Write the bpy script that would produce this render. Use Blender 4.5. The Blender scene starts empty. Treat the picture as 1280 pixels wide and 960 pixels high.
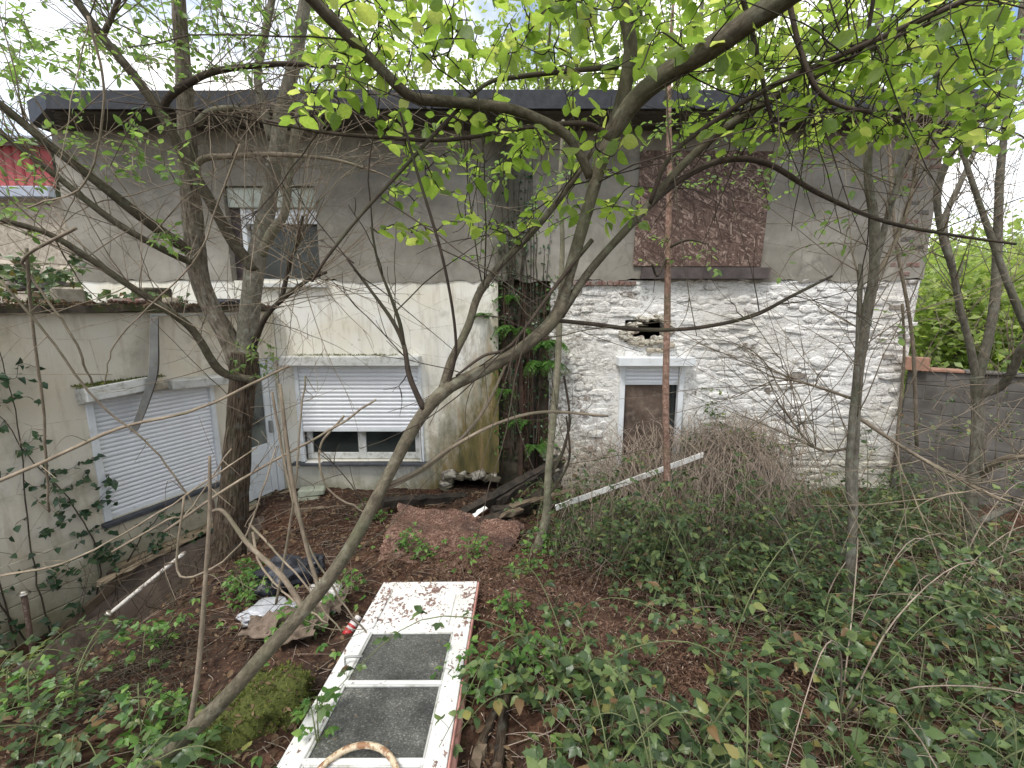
import bpy, math, random
import numpy as np
from mathutils import Vector, Matrix, noise as mnoise

random.seed(11)
rng = np.random.default_rng(11)
scene = bpy.context.scene
col = scene.collection
R = math.radians

# ------------------------------------------------------------------ camera, sky, sun, exposure
EYE = 2.75
PITCH = math.atan(95.0 / 550.0)
cam_data = bpy.data.cameras.new('camera')
cam = bpy.data.objects.new('camera', cam_data)
col.objects.link(cam)
cam.location = (0, 0, EYE)
cam.rotation_euler = (R(90) - PITCH, 0, 0)
cam_data.sensor_fit = 'HORIZONTAL'
cam_data.sensor_width = 36.0
cam_data.lens = 550.0 / 1280.0 * 36.0
cam_data.clip_start = 0.02
cam_data.clip_end = 2000
scene.camera = cam

SUN_EL, SUN_AZ = 58.0, 215.0          # azimuth measured from +Y towards +X (sun behind the camera, to the left)
world = bpy.data.worlds.new('World')
scene.world = world
world.use_nodes = True
wn, wl = world.node_tree.nodes, world.node_tree.links
wn.clear()
w_out = wn.new('ShaderNodeOutputWorld')
w_bg = wn.new('ShaderNodeBackground')
w_bg.inputs['Strength'].default_value = 0.125
w_sky = wn.new('ShaderNodeTexSky')
w_sky.sky_type = 'NISHITA'
w_sky.sun_disc = False
w_sky.sun_elevation = R(SUN_EL)
w_sky.sun_rotation = R(SUN_AZ)
w_sky.air_density = 1.0
w_sky.dust_density = 1.5
w_tc = wn.new('ShaderNodeTexCoord')
w_map = wn.new('ShaderNodeMapping')
w_map.inputs['Scale'].default_value = (1.0, 1.0, 1.8)
w_map.inputs['Location'].default_value = (1.9, 0.4, 0.2)
w_noise = wn.new('ShaderNodeTexNoise')
w_noise.inputs['Scale'].default_value = 1.5
w_noise.inputs['Detail'].default_value = 7
w_noise.inputs['Roughness'].default_value = 0.55
w_ramp = wn.new('ShaderNodeValToRGB')
w_ramp.color_ramp.elements[0].position = 0.40
w_ramp.color_ramp.elements[1].position = 0.56
w_mix = wn.new('ShaderNodeMix')
w_mix.data_type = 'RGBA'
w_mix.inputs[7].default_value = (9.0, 8.85, 8.55, 1)
wl.new(w_tc.outputs['Generated'], w_map.inputs['Vector'])
wl.new(w_map.outputs['Vector'], w_noise.inputs['Vector'])
wl.new(w_noise.outputs['Fac'], w_ramp.inputs['Fac'])
wl.new(w_ramp.outputs['Color'], w_mix.inputs[0])
wl.new(w_sky.outputs['Color'], w_mix.inputs[6])
wl.new(w_mix.outputs[2], w_bg.inputs['Color'])
wl.new(w_bg.outputs['Background'], w_out.inputs['Surface'])

sun_data = bpy.data.lights.new('sun', 'SUN')
sun_data.energy = 1.5
sun_data.angle = R(14)
sun_data.color = (1.0, 0.97, 0.92)
sun = bpy.data.objects.new('sun', sun_data)
col.objects.link(sun)
_sd = Vector((math.sin(R(SUN_AZ)) * math.cos(R(SUN_EL)), math.cos(R(SUN_AZ)) * math.cos(R(SUN_EL)), math.sin(R(SUN_EL))))
sun.rotation_euler = _sd.to_track_quat('Z', 'Y').to_euler()

vs = scene.view_settings
vs.view_transform = 'Standard'
vs.look = 'None'
vs.gamma = 1.0
vs.use_curve_mapping = False
vs.exposure = 0.95
scene.cycles.use_denoising = True
scene.cycles.max_bounces = 8
scene.cycles.transparent_max_bounces = 12
scene.cycles.transmission_bounces = 6

# ------------------------------------------------------------------ helpers
CP, SP = math.cos(PITCH), math.sin(PITCH)
def W(u, v, Y):
    """world point seen at photo pixel (u, v) at distance Y along the garden"""
    a, b = (u - 640) / 550.0, (480 - v) / 550.0
    t = Y / (CP + b * SP)
    return np.array((a * t, Y, EYE + (-SP + b * CP) * t))
def DEP(v, Y):
    return Y / (CP + (480 - v) / 550.0 * SP)
def px(w, v, Y):
    return w / 550.0 * DEP(v, Y)

def tag(o, label=None, cat=None, group=None, kind=None):
    if label: o['label'] = label
    if cat: o['category'] = cat
    if group: o['group'] = group
    if kind: o['kind'] = kind
    return o
def empty(name, loc=(0, 0, 0), rot=(0, 0, 0), parent=None):
    o = bpy.data.objects.new(name, None)
    col.objects.link(o)
    o.empty_display_size = 0.1
    o.location = loc
    o.rotation_euler = rot
    if parent: o.parent = parent
    return o
def link(name, me, mat=None, parent=None):
    o = bpy.data.objects.new(name, me)
    col.objects.link(o)
    if mat is not None and len(me.materials) == 0: me.materials.append(mat)
    if parent is not None: o.parent = parent
    return o
def mk(name, verts, faces, mat, parent=None, smooth=False):
    me = bpy.data.meshes.new(name)
    me.from_pydata([tuple(map(float, v)) for v in verts], [], faces)
    me.validate()
    if smooth: me.shade_smooth()
    me.update()
    return link(name, me, mat, parent)
def fast(name, V, F, mat, parent=None, smooth=False, rnd=None, uv=None):
    """V (n,3) float, F (m,k) int; rnd (m,) face attribute; uv (m*k,2)"""
    me = bpy.data.meshes.new(name)
    V = np.asarray(V, np.float32); F = np.asarray(F, np.int32)
    m, k = F.shape
    me.vertices.add(len(V)); me.vertices.foreach_set('co', V.ravel())
    me.loops.add(m * k); me.loops.foreach_set('vertex_index', F.ravel())
    me.polygons.add(m)
    me.polygons.foreach_set('loop_start', np.arange(0, m * k, k, dtype=np.int32))
    if smooth: me.polygons.foreach_set('use_smooth', np.ones(m, bool))
    if rnd is not None:
        at = me.attributes.new('rnd', 'FLOAT', 'FACE')
        at.data.foreach_set('value', np.asarray(rnd, np.float32))
    if uv is not None:
        l = me.uv_layers.new(name='uv')
        l.data.foreach_set('uv', np.asarray(uv, np.float32).ravel())
    me.update(calc_edges=True)
    return link(name, me, mat, parent)

def box_vf(x0, x1, y0, y1, z0, z1):
    v = [(x0,y0,z0),(x1,y0,z0),(x1,y1,z0),(x0,y1,z0),(x0,y0,z1),(x1,y0,z1),(x1,y1,z1),(x0,y1,z1)]
    f = [(0,3,2,1),(4,5,6,7),(0,1,5,4),(1,2,6,5),(2,3,7,6),(3,0,4,7)]
    return v, f
def bevel_box(name, x0, x1, y0, y1, z0, z1, mat, parent=None, b=0.006, jit=0.0):
    """box with chamfered edges"""
    b = min(b, (x1-x0)/3, (y1-y0)/3, (z1-z0)/3)
    vs_ = []
    for X, Xi in ((x0, x0+b), (x1, x1-b)):
        for Y, Yi in ((y0, y0+b), (y1, y1-b)):
            for Z, Zi in ((z0, z0+b), (z1, z1-b)):
                j = lambda: random.uniform(-jit, jit)
                d = (j(), j(), j())
                vs_ += [(X+d[0], Yi+d[1], Zi+d[2]), (Xi+d[0], Y+d[1], Zi+d[2]), (Xi+d[0], Yi+d[1], Z+d[2])]
    import bmesh
    bm = bmesh.new()
    for v in vs_: bm.verts.new(v)
    bmesh.ops.convex_hull(bm, input=bm.verts)
    bmesh.ops.dissolve_limit(bm, angle_limit=0.01, verts=bm.verts, edges=bm.edges)
    me = bpy.data.meshes.new(name); bm.to_mesh(me); bm.free()
    return link(name, me, mat, parent)

def catmull(P, n=6):
    P = np.asarray(P, float)
    if len(P) < 3:
        t = np.linspace(0, 1, n + 1)[:, None]
        return P[0] * (1 - t) + P[-1] * t
    Q = np.vstack([2 * P[0] - P[1], P, 2 * P[-1] - P[-2]])
    out = []
    for i in range(1, len(Q) - 2):
        p0, p1, p2, p3 = Q[i-1], Q[i], Q[i+1], Q[i+2]
        for t in np.linspace(0, 1, n, endpoint=False):
            out.append(0.5 * ((2*p1) + (-p0+p2)*t + (2*p0-5*p1+4*p2-p3)*t*t + (-p0+3*p1-3*p2+p3)*t**3))
    out.append(P[-1])
    return np.array(out)

class Tubes:
    """many tapered tubes collected in one mesh"""
    def __init__(s): s.V, s.F, s.U, s.RN, s.n = [], [], [], [], 0
    def add(s, pts, rad, k=6, bump=0.0, rn=None, cap=True):
        P = np.asarray(pts, float); r = np.asarray(rad, float)
        if r.ndim == 0: r = np.full(len(P), float(r))
        T = np.gradient(P, axis=0); T /= np.linalg.norm(T, axis=1)[:, None] + 1e-9
        ref = np.array((0.0, 0.0, 1.0))
        mean = np.abs(T.mean(0))
        if mean[2] > 0.75: ref = np.array((1.0, 0.0, 0.0))
        A = np.cross(T, ref); A /= np.linalg.norm(A, axis=1)[:, None] + 1e-9
        B = np.cross(A, T)
        th = np.linspace(0, 2*np.pi, k, endpoint=False)
        rr = np.repeat(r[:, None], k, 1)
        if bump:
            L = np.arange(len(P))[:, None]
            rr = rr * (1 + bump * (np.sin(L*0.9 + 2*th + s.n) * .5 + np.sin(L*0.37 - th*3 + 1.3) * .4 + (rng.random((len(P), k)) - .5)))
        V = P[:, None, :] + rr[..., None] * (np.cos(th)[None, :, None] * A[:, None, :] + np.sin(th)[None, :, None] * B[:, None, :])
        n = len(P)
        i = np.arange(n - 1)[:, None] * k; j = np.arange(k)[None, :]; j2 = (j + 1) % k
        F = np.stack([i + j, i + j2, i + k + j2, i + k + j], -1).reshape(-1, 4) + s.n
        arc = np.concatenate([[0], np.cumsum(np.linalg.norm(np.diff(P, axis=0), axis=1))])
        circ = 2*np.pi*max(r.mean(), 1e-4)
        ua = np.broadcast_to(j / k * circ, (n-1, k)); ub = np.broadcast_to((j+1) / k * circ, (n-1, k))
        va = np.broadcast_to(arc[:-1, None], (n-1, k)); vb = np.broadcast_to(arc[1:, None], (n-1, k))
        U = np.stack([np.stack([ua, va], -1), np.stack([ub, va], -1), np.stack([ub, vb], -1), np.stack([ua, vb], -1)], 2).reshape(-1, 4, 2)
        V = V.reshape(-1, 3)
        if cap:
            V = np.vstack([V, P[:1], P[-1:] + T[-1:] * r[-1] * .5])
            c0, c1 = n * k, n * k + 1
            jj = np.arange(k); jn = (jj + 1) % k
            e = (n - 1) * k
            Fc = np.vstack([np.stack([np.full(k, c0), jn, jj, jj], -1)[:, [0, 1, 2, 2]], np.stack([np.full(k, c1), e + jj, e + jn, e + jn], -1)])
            s._caps = getattr(s, '_caps', [])
            s._caps.append((Fc[:, :3] + s.n))
        s.V.append(V); s.F.append(F); s.U.append(U)
        s.RN.append(np.full(len(F), random.random() if rn is None else rn))
        s.n += len(V)
    def build(s, name, mat, parent=None):
        caps = np.vstack(getattr(s, '_caps', [np.zeros((0, 3), int)]))
        V = np.vstack(s.V); F = np.vstack(s.F); U = np.vstack(s.U); RN = np.concatenate(s.RN)
        me = bpy.data.meshes.new(name)
        me.vertices.add(len(V)); me.vertices.foreach_set('co', V.astype(np.float32).ravel())
        nq, nt = len(F), len(caps)
        me.loops.add(nq*4 + nt*3)
        me.loops.foreach_set('vertex_index', np.concatenate([F.ravel(), caps.ravel()]).astype(np.int32))
        me.polygons.add(nq + nt)
        me.polygons.foreach_set('loop_start', np.concatenate([np.arange(nq)*4, nq*4 + np.arange(nt)*3]).astype(np.int32))
        me.polygons.foreach_set('use_smooth', np.ones(nq + nt, bool))
        l = me.uv_layers.new(name='uv')
        l.data.foreach_set('uv', np.concatenate([U.ravel(), np.zeros(nt*3*2)]).astype(np.float32))
        at = me.attributes.new('rnd', 'FLOAT', 'FACE')
        at.data.foreach_set('value', np.concatenate([RN, np.full(nt, .5)]).astype(np.float32))
        me.update(calc_edges=True)
        return link(name, me, mat, parent)

def scatter(TV, TF, M, T):
    """instance template (n,3),(m,k) by matrices M (N,3,3) and translations T (N,3)"""
    TV = np.asarray(TV, float); TF = np.asarray(TF, int); N = len(M)
    V = np.einsum('nij,vj->nvi', M, TV) + T[:, None, :]
    F = TF[None] + (np.arange(N) * len(TV))[:, None, None]
    return V.reshape(-1, 3), F.reshape(-1, TF.shape[1])
def norm(a):
    return a / (np.linalg.norm(a, axis=-1, keepdims=True) + 1e-9)
def frames(xdir, up, size, wid=1.0):
    """matrices whose x axis runs along xdir, z axis near up"""
    x = norm(xdir); y = norm(np.cross(up, x)); z = np.cross(x, y)
    return np.stack([x * size[:, None], y * (size * wid)[:, None], z * size[:, None]], -1)

# leaf templates: x from 0 (stalk) to 1 (tip), folded along the midrib
def leaf_template(shape='oval', fold=0.12, curl=0.12):
    if shape == 'oval':   xs, ws = [0, .18, .5, .8, 1.0], [0, .26, .33, .2, 0]
    elif shape == 'long': xs, ws = [0, .2, .5, .8, 1.0], [0, .15, .2, .12, 0]
    elif shape == 'ivy':  xs, ws = [0, .12, .38, .7, 1.0], [0, .42, .36, .2, 0]
    elif shape == 'bramble': xs, ws = [0, .1, .18, .32, .4, .55, .63, .8, 1.0], [0, .27, .25, .38, .32, .33, .25, .17, 0]
    V, idx = [], []
    for x, w in zip(xs, ws):
        z = -curl * x * x
        if w == 0:
            V.append((x, 0, z)); idx.append((len(V)-1,)*3)
        else:
            V += [(x, w, z + fold*w*1.6), (x, 0, z), (x, -w, z + fold*w*1.6)]
            idx.append((len(V)-3, len(V)-2, len(V)-1))
    T = []
    for a, b in zip(idx[:-1], idx[1:]):
        for s in (0, 1):
            q = [a[s], b[s], b[s+1], a[s+1]]
            if s == 1: q = [a[1], b[1], b[2], a[2]]
            q2 = []
            for i in q:
                if i not in q2: q2.append(i)
            if len(q2) == 3: T.append(q2)
            else: T += [[q2[0], q2[1], q2[2]], [q2[0], q2[2], q2[3]]]
    return np.array(V, float), np.array(T)[:, ::-1]
LT = {k: leaf_template(k) for k in ('oval', 'long', 'ivy', 'bramble')}
LV = {k: [leaf_template(k, f, c) for f, c in ((.12, .12), (.35, .30), (-.15, .05), (.22, -.12), (.05, .45))] for k in LT}
for k_ in LV:
    for q_, (v_, f_) in enumerate(LV[k_]):
        v_[:, 1] *= (1.0, .86, 1.1, .95, 1.04)[q_]; v_[:, 2] += .05 * np.sin(v_[:, 0] * 9 + q_ * 2) * np.abs(v_[:, 1]) * 2
        v_[:, 1] += (.0, .06, -.05, .03, -.07)[q_] * v_[:, 0] ** 2
SMALL = (np.array([(0,0,0),(.45,.3,.06),(1,0,-.1),(.45,-.3,.06)], float), np.array([(0,1,2,3)])[:, ::-1])

def leaves_obj(name, pos, xdir, up, size, mat, parent=None, shape='oval', wid=1.0, kind='stuff'):
    vars_ = LV[shape] if shape in LV else [SMALL]
    fr = frames(xdir, up, size, wid); which = rng.integers(0, len(vars_), len(pos))
    Vs, Fs, Us, Rs, n0 = [], [], [], [], 0
    for q, (TV, TF) in enumerate(vars_):
        m = which == q
        if not m.any(): continue
        V, F = scatter(TV, TF, fr[m], pos[m])
        Vs.append(V); Fs.append(F + n0); n0 += len(V)
        Us.append(np.tile(TV[TF][:, :, :2].reshape(-1, 2), (int(m.sum()), 1)))
        Rs.append(np.repeat(rng.random(int(m.sum())), len(TF)))
    o = fast(name, np.vstack(Vs), np.vstack(Fs), mat, parent, smooth=True, rnd=np.concatenate(Rs), uv=np.vstack(Us))
    if kind: o['kind'] = kind
    return o

# ------------------------------------------------------------------ materials
def nt(name):
    m = bpy.data.materials.new(name)
    m.use_nodes = True
    n = m.node_tree.nodes; n.clear()
    return m, n, m.node_tree.links
def rgb(c): return (c[0], c[1], c[2], 1.0)
class MB:
    """small node-graph builder"""
    def __init__(s, name):
        s.m, s.n, s.l = nt(name)
        s.out = s.n.new('ShaderNodeOutputMaterial')
        s.tc = s.n.new('ShaderNodeTexCoord')
    def coord(s, scale=(1, 1, 1), rot=(0, 0, 0), loc=(0, 0, 0), kind='Object'):
        mp = s.n.new('ShaderNodeMapping')
        mp.inputs['Scale'].default_value = scale; mp.inputs['Rotation'].default_value = rot; mp.inputs['Location'].default_value = loc
        s.l.new(s.tc.outputs[kind], mp.inputs['Vector'])
        return mp.outputs['Vector']
    def noise(s, vec, scale=5, detail=5, rough=.55, dist=0):
        k = s.n.new('ShaderNodeTexNoise')
        k.inputs['Scale'].default_value = scale; k.inputs['Detail'].default_value = detail
        k.inputs['Roughness'].default_value = rough; k.inputs['Distortion'].default_value = dist
        if vec is not None: s.l.new(vec, k.inputs['Vector'])
        return k.outputs['Fac']
    def voro(s, vec, scale=5, out='Distance', rand=1.0, feat='F1'):
        k = s.n.new('ShaderNodeTexVoronoi'); k.feature = feat
        k.inputs['Scale'].default_value = scale; k.inputs['Randomness'].default_value = rand
        if vec is not None: s.l.new(vec, k.inputs['Vector'])
        return k.outputs[out]
    def ramp(s, fac, stops, interp='LINEAR'):
        k = s.n.new('ShaderNodeValToRGB'); cr = k.color_ramp; cr.interpolation = interp
        while len(cr.elements) > 1: cr.elements.remove(cr.elements[0])
        cr.elements[0].position = stops[0][0]; c = stops[0][1]
        cr.elements[0].color = rgb(c) if not isinstance(c, (int, float)) else (c, c, c, 1)
        for p, c in stops[1:]:
            e = cr.elements.new(p); e.color = rgb(c) if not isinstance(c, (int, float)) else (c, c, c, 1)
        if fac is not None: s.l.new(fac, k.inputs['Fac'])
        return k.outputs['Color']
    def mix(s, fac, a, b, mode='MIX'):
        k = s.n.new('ShaderNodeMix'); k.data_type = 'RGBA'; k.blend_type = mode
        for val, i in ((fac, 0), (a, 6), (b, 7)):
            if isinstance(val, bpy.types.NodeSocket): s.l.new(val, k.inputs[i])
            elif i == 0: k.inputs[0].default_value = val
            else: k.inputs[i].default_value = rgb(val) if not isinstance(val, (int, float)) else (val, val, val, 1)
        return k.outputs[2]
    def math(s, op, a, b=None, clamp=False):
        k = s.n.new('ShaderNodeMath'); k.operation = op; k.use_clamp = clamp
        for i, v in enumerate((a, b)):
            if v is None: continue
            if isinstance(v, bpy.types.NodeSocket): s.l.new(v, k.inputs[i])
            else: k.inputs[i].default_value = v
        return k.outputs[0]
    def sep(s, vec):
        k = s.n.new('ShaderNodeSeparateXYZ'); s.l.new(vec, k.inputs[0]); return k.outputs
    def attr(s, name):
        k = s.n.new('ShaderNodeAttribute'); k.attribute_name = name; return k.outputs['Fac']
    def objrnd(s):
        return s.n.new('ShaderNodeObjectInfo').outputs['Random']
    def bump(s, h, strength=.5, dist=.01, nrm=None):
        k = s.n.new('ShaderNodeBump'); k.inputs['Strength'].default_value = strength; k.inputs['Distance'].default_value = dist
        s.l.new(h, k.inputs['Height'])
        if nrm is not None: s.l.new(nrm, k.inputs['Normal'])
        return k.outputs['Normal']
    def bsdf(s, colour, rough=.8, normal=None, metal=0.0, spec=.4, **kw):
        k = s.n.new('ShaderNodeBsdfPrincipled')
        for nm, v in (('Base Color', colour), ('Roughness', rough), ('Metallic', metal)):
            if isinstance(v, bpy.types.NodeSocket): s.l.new(v, k.inputs[nm])
            elif nm == 'Base Color': k.inputs[nm].default_value = rgb(v)
            else: k.inputs[nm].default_value = v
        k.inputs['Specular IOR Level'].default_value = spec
        if normal is not None: s.l.new(normal, k.inputs['Normal'])
        for a, v in kw.items(): k.inputs[a].default_value = v
        return k.outputs[0]
    def done(s, shader):
        s.l.new(shader, s.out.inputs['Surface']); return s.m
    def translucent(s, shader, colour, fac, normal=None):
        t = s.n.new('ShaderNodeBsdfTranslucent')
        if isinstance(colour, bpy.types.NodeSocket): s.l.new(colour, t.inputs['Color'])
        else: t.inputs['Color'].default_value = rgb(colour)
        x = s.n.new('ShaderNodeMixShader'); x.inputs[0].default_value = fac
        s.l.new(shader, x.inputs[1]); s.l.new(t.outputs[0], x.inputs[2])
        return x.outputs[0]

def leaf_mat(name, ramp_, trans_mul=(1.6, 1.7, .9), tfac=.45, rough=.45, use_obj=False):
    b = MB(name)
    r = b.attr('rnd')
    c = b.ramp(r, ramp_)
    v = b.noise(b.coord(), 9, 2)
    c = b.mix(.35, c, b.ramp(v, [(.3, (.55, .6, .5)), (.7, (1.25, 1.25, 1.1))]), 'MULTIPLY')
    u_, v_, _w = b.sep(b.tc.outputs['UV'])
    av = b.math('ABSOLUTE', v_)
    mid = b.ramp(av, [(.008, .35), (.03, 0.0)])
    wv = b.math('FRACT', b.math('MULTIPLY', b.math('SUBTRACT', u_, b.math('MULTIPLY', av, .8)), 7.0))
    side = b.ramp(b.math('ABSOLUTE', b.math('SUBTRACT', wv, .5)), [(.03, .2), (.13, 0.0)])
    c = b.mix(b.math('MAXIMUM', mid, side), c, b.mix(1.0, c, (1.45, 1.4, 1.3), 'MULTIPLY'))
    sp = b.noise(b.coord(loc=(4, 2, 7)), 55, 4, .7)
    c = b.mix(b.ramp(sp, [(.66, 0.0), (.72, .7)]), c, (.10, .075, .035))
    tcol = b.mix(1.0, c, trans_mul, 'MULTIPLY')
    sh = b.bsdf(c, rough, spec=.42)
    return b.done(b.translucent(sh, tcol, tfac))
M = {}
M['leaf_canopy'] = leaf_mat('leaf_canopy', [(0, (.085, .14, .03)), (.5, (.14, .21, .05)), (.85, (.20, .265, .075)), (1, (.28, .31, .12))], (2.6, 2.5, 1.6), .66)
M['leaf_left'] = leaf_mat('leaf_left', [(0, (.10, .17, .05)), (.6, (.15, .24, .07)), (1, (.22, .32, .10))], (1.9, 1.9, 1.4), .5)
M['leaf_far'] = leaf_mat('leaf_far', [(0, (.15, .21, .06)), (.5, (.23, .31, .09)), (1, (.36, .42, .15))], (1.7, 1.7, 1.1), .5)
M['leaf_bramble'] = leaf_mat('leaf_bramble', [(0, (.03, .055, .024)), (.4, (.07, .115, .045)), (.75, (.12, .175, .065)), (.92, (.19, .24, .09)), (.955, (.26, .24, .08)), (.97, (.17, .10, .05)), (1, (.11, .07, .04))], (1.5, 1.6, 1.0), .32, .36)
M['leaf_herb'] = leaf_mat('leaf_herb', [(0, (.06, .14, .03)), (.6, (.11, .22, .05)), (1, (.19, .30, .07))], (1.5, 1.6, 1.0), .35)
M['leaf_ivy'] = leaf_mat('leaf_ivy', [(0, (.018, .045, .022)), (.6, (.035, .08, .035)), (1, (.08, .13, .06))], (1.3, 1.4, 1.0), .18, .3)
M['leaf_fern'] = leaf_mat('leaf_fern', [(0, (.05, .12, .025)), (1, (.11, .22, .05))], (1.5, 1.6, 1.0), .35)
M['leaf_dead'] = leaf_mat('leaf_dead', [(0, (.05, .03, .018)), (.5, (.11, .065, .035)), (1, (.22, .15, .09))], (1.2, 1.0, .8), .15, .8)
M['moss_tuft'] = leaf_mat('moss_tuft', [(0, (.05, .075, .012)), (.5, (.10, .125, .02)), (1, (.16, .17, .035))], (1.2, 1.2, .8), .25, .8)

def bark(name, stops, scale=60, stretch=.25, strength=.6, lich=None, dist=.006):
    b = MB(name)
    uv = b.coord((1, stretch, 1), kind='UV')
    n1 = b.noise(uv, scale, 6, .65, .4)
    n2 = b.noise(b.coord(), 6, 4)
    c = b.ramp(n1, stops)
    c = b.mix(.6, c, b.ramp(n2, [(.3, (.55, .52, .5)), (.7, (1.3, 1.3, 1.25))]), 'MULTIPLY')
    if lich is not None:
        l_ = b.noise(b.coord(loc=(3, 1, 2)), 14, 5, .7)
        c = b.mix(b.ramp(l_, [(.54, 0.0), (.66, .8)]), c, lich)
    n5 = b.noise(b.coord((1, 1.6, 1), kind='UV'), scale * 4.5, 3, .6)
    c = b.mix(b.ramp(n5, [(.62, 0.0), (.70, .6)]), c, tuple(min(1, v * 1.7) for v in stops[-1][1]))
    c = b.mix(b.ramp(n5, [(.30, .6), (.38, 0.0)]), c, tuple(v * .5 for v in stops[0][1]))
    n6 = b.noise(b.coord(loc=(8, 8, 8)), 3.2, 5, .65)
    c = b.mix(b.ramp(n6, [(.5, 0.0), (.66, .45)]), c, (.085, .095, .05))
    rn = b.attr('rnd')
    c = b.mix(.5, c, b.ramp(rn, [(0, .6), (1, 1.3)]), 'MULTIPLY')
    return b.done(b.bsdf(c, .85, b.bump(b.mix(.3, n1, n5), strength * 1.3, dist * 1.4), spec=.2))
M['bark_lean'] = bark('bark_lean', [(.3, (.05, .042, .03)), (.55, (.115, .098, .069)), (.75, (.19, .168, .124))], 45, .5, .7, (.17, .165, .12), .004)
M['bark_left'] = bark('bark_left', [(.38, (.034, .023, .016)), (.5, (.135, .097, .066)), (.66, (.28, .215, .16))], 48, .13, 1.0, (.19, .18, .15), .03)
M['bark_pale'] = bark('bark_pale', [(.3, (.14, .125, .09)), (.6, (.25, .23, .17)), (.8, (.34, .32, .25))], 50, .5, .4, (.3, .32, .2))
M['bark_red'] = bark('bark_red', [(.3, (.10, .055, .042)), (.5, (.23, .14, .108)), (.72, (.42, .30, .25))], 40, .7, .8, None, .006)
M['bark_grey'] = bark('bark_grey', [(.3, (.09, .08, .064)), (.55, (.19, .172, .138)), (.78, (.30, .28, .235))], 55, .4, .5, (.24, .25, .2))
M['twig_brown'] = bark('twig_brown', [(.3, (.035, .026, .02)), (.6, (.07, .054, .042)), (.8, (.12, .098, .076))], 40, .5, .3)
M['twig_tan'] = bark('twig_tan', [(.3, (.15, .118, .085)), (.6, (.27, .22, .165)), (.8, (.42, .37, .30))], 40, .4, .3)
M['bramble_cane'] = bark('bramble_cane', [(.3, (.19, .145, .115)), (.6, (.34, .275, .225)), (.8, (.50, .43, .37))], 40, .4, .3)
M['cane_green'] = bark('cane_green', [(.3, (.09, .11, .05)), (.6, (.15, .17, .08)), (.8, (.24, .22, .12))], 40, .4, .3)
def plaster():
    b = MB('grey_plaster')
    o = b.coord()
    x, y, z = b.sep(b.tc.outputs['Object'])
    n1 = b.noise(b.coord((.5, 1, 1)), 1.6, 6, .6)
    n2 = b.noise(b.coord((1, 1, .7)), 4, 8, .7)
    n3 = b.noise(o, 70, 4)
    c = b.ramp(n1, [(.3, (.165, .148, .122)), (.5, (.235, .217, .182)), (.7, (.30, .282, .245))])
    c = b.mix(.6, c, b.ramp(n2, [(.3, .72), (.6, 1.12)]), 'MULTIPLY')
    # damp algae streak running down above the rotten recess
    d = b.math('ABSOLUTE', b.math('SUBTRACT', b.math('ADD', x, b.math('MULTIPLY', b.noise(b.coord((1, 1, .6), loc=(2, 0, 0)), 2.5, 4), .35)), .12))
    k = b.ramp(d, [(.12, .85), (.38, 0.0)])
    c = b.mix(k, c, b.ramp(n2, [(.3, (.03, .03, .02)), (.7, (.09, .085, .06))]))
    # drips below: thin dark runs
    st = b.noise(b.coord((6, 1, .22)), 3.2, 5, .6)
    c = b.mix(b.ramp(st, [(.6, 0.0), (.8, .3)]), c, (.13, .115, .09))
    n7 = b.noise(b.coord(loc=(6, 2, 2)), 2.4, 8, .72)
    c = b.mix(b.ramp(n7, [(.54, 0.0), (.64, .55)]), c, (.36, .335, .285))
    n8 = b.noise(b.coord((1, 1, .5), loc=(3, 9, 5)), 1.7, 7, .7)
    c = b.mix(b.ramp(n8, [(.55, 0.0), (.68, .5)]), c, (.135, .118, .09))
    vk = b.voro(b.coord((1, 1, 1.2)), .8, feat='DISTANCE_TO_EDGE')
    c = b.mix(b.ramp(b.math('ADD', vk, b.math('MULTIPLY', b.noise(o, 14, 4), .02)), [(.009, .6), (.014, 0.0)]), c, (.11, .10, .085))
    return b.done(b.bsdf(c, .9, b.bump(b.mix(.5, n3, n2), .35, .006), spec=.15))
M['plaster'] = plaster()

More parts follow.
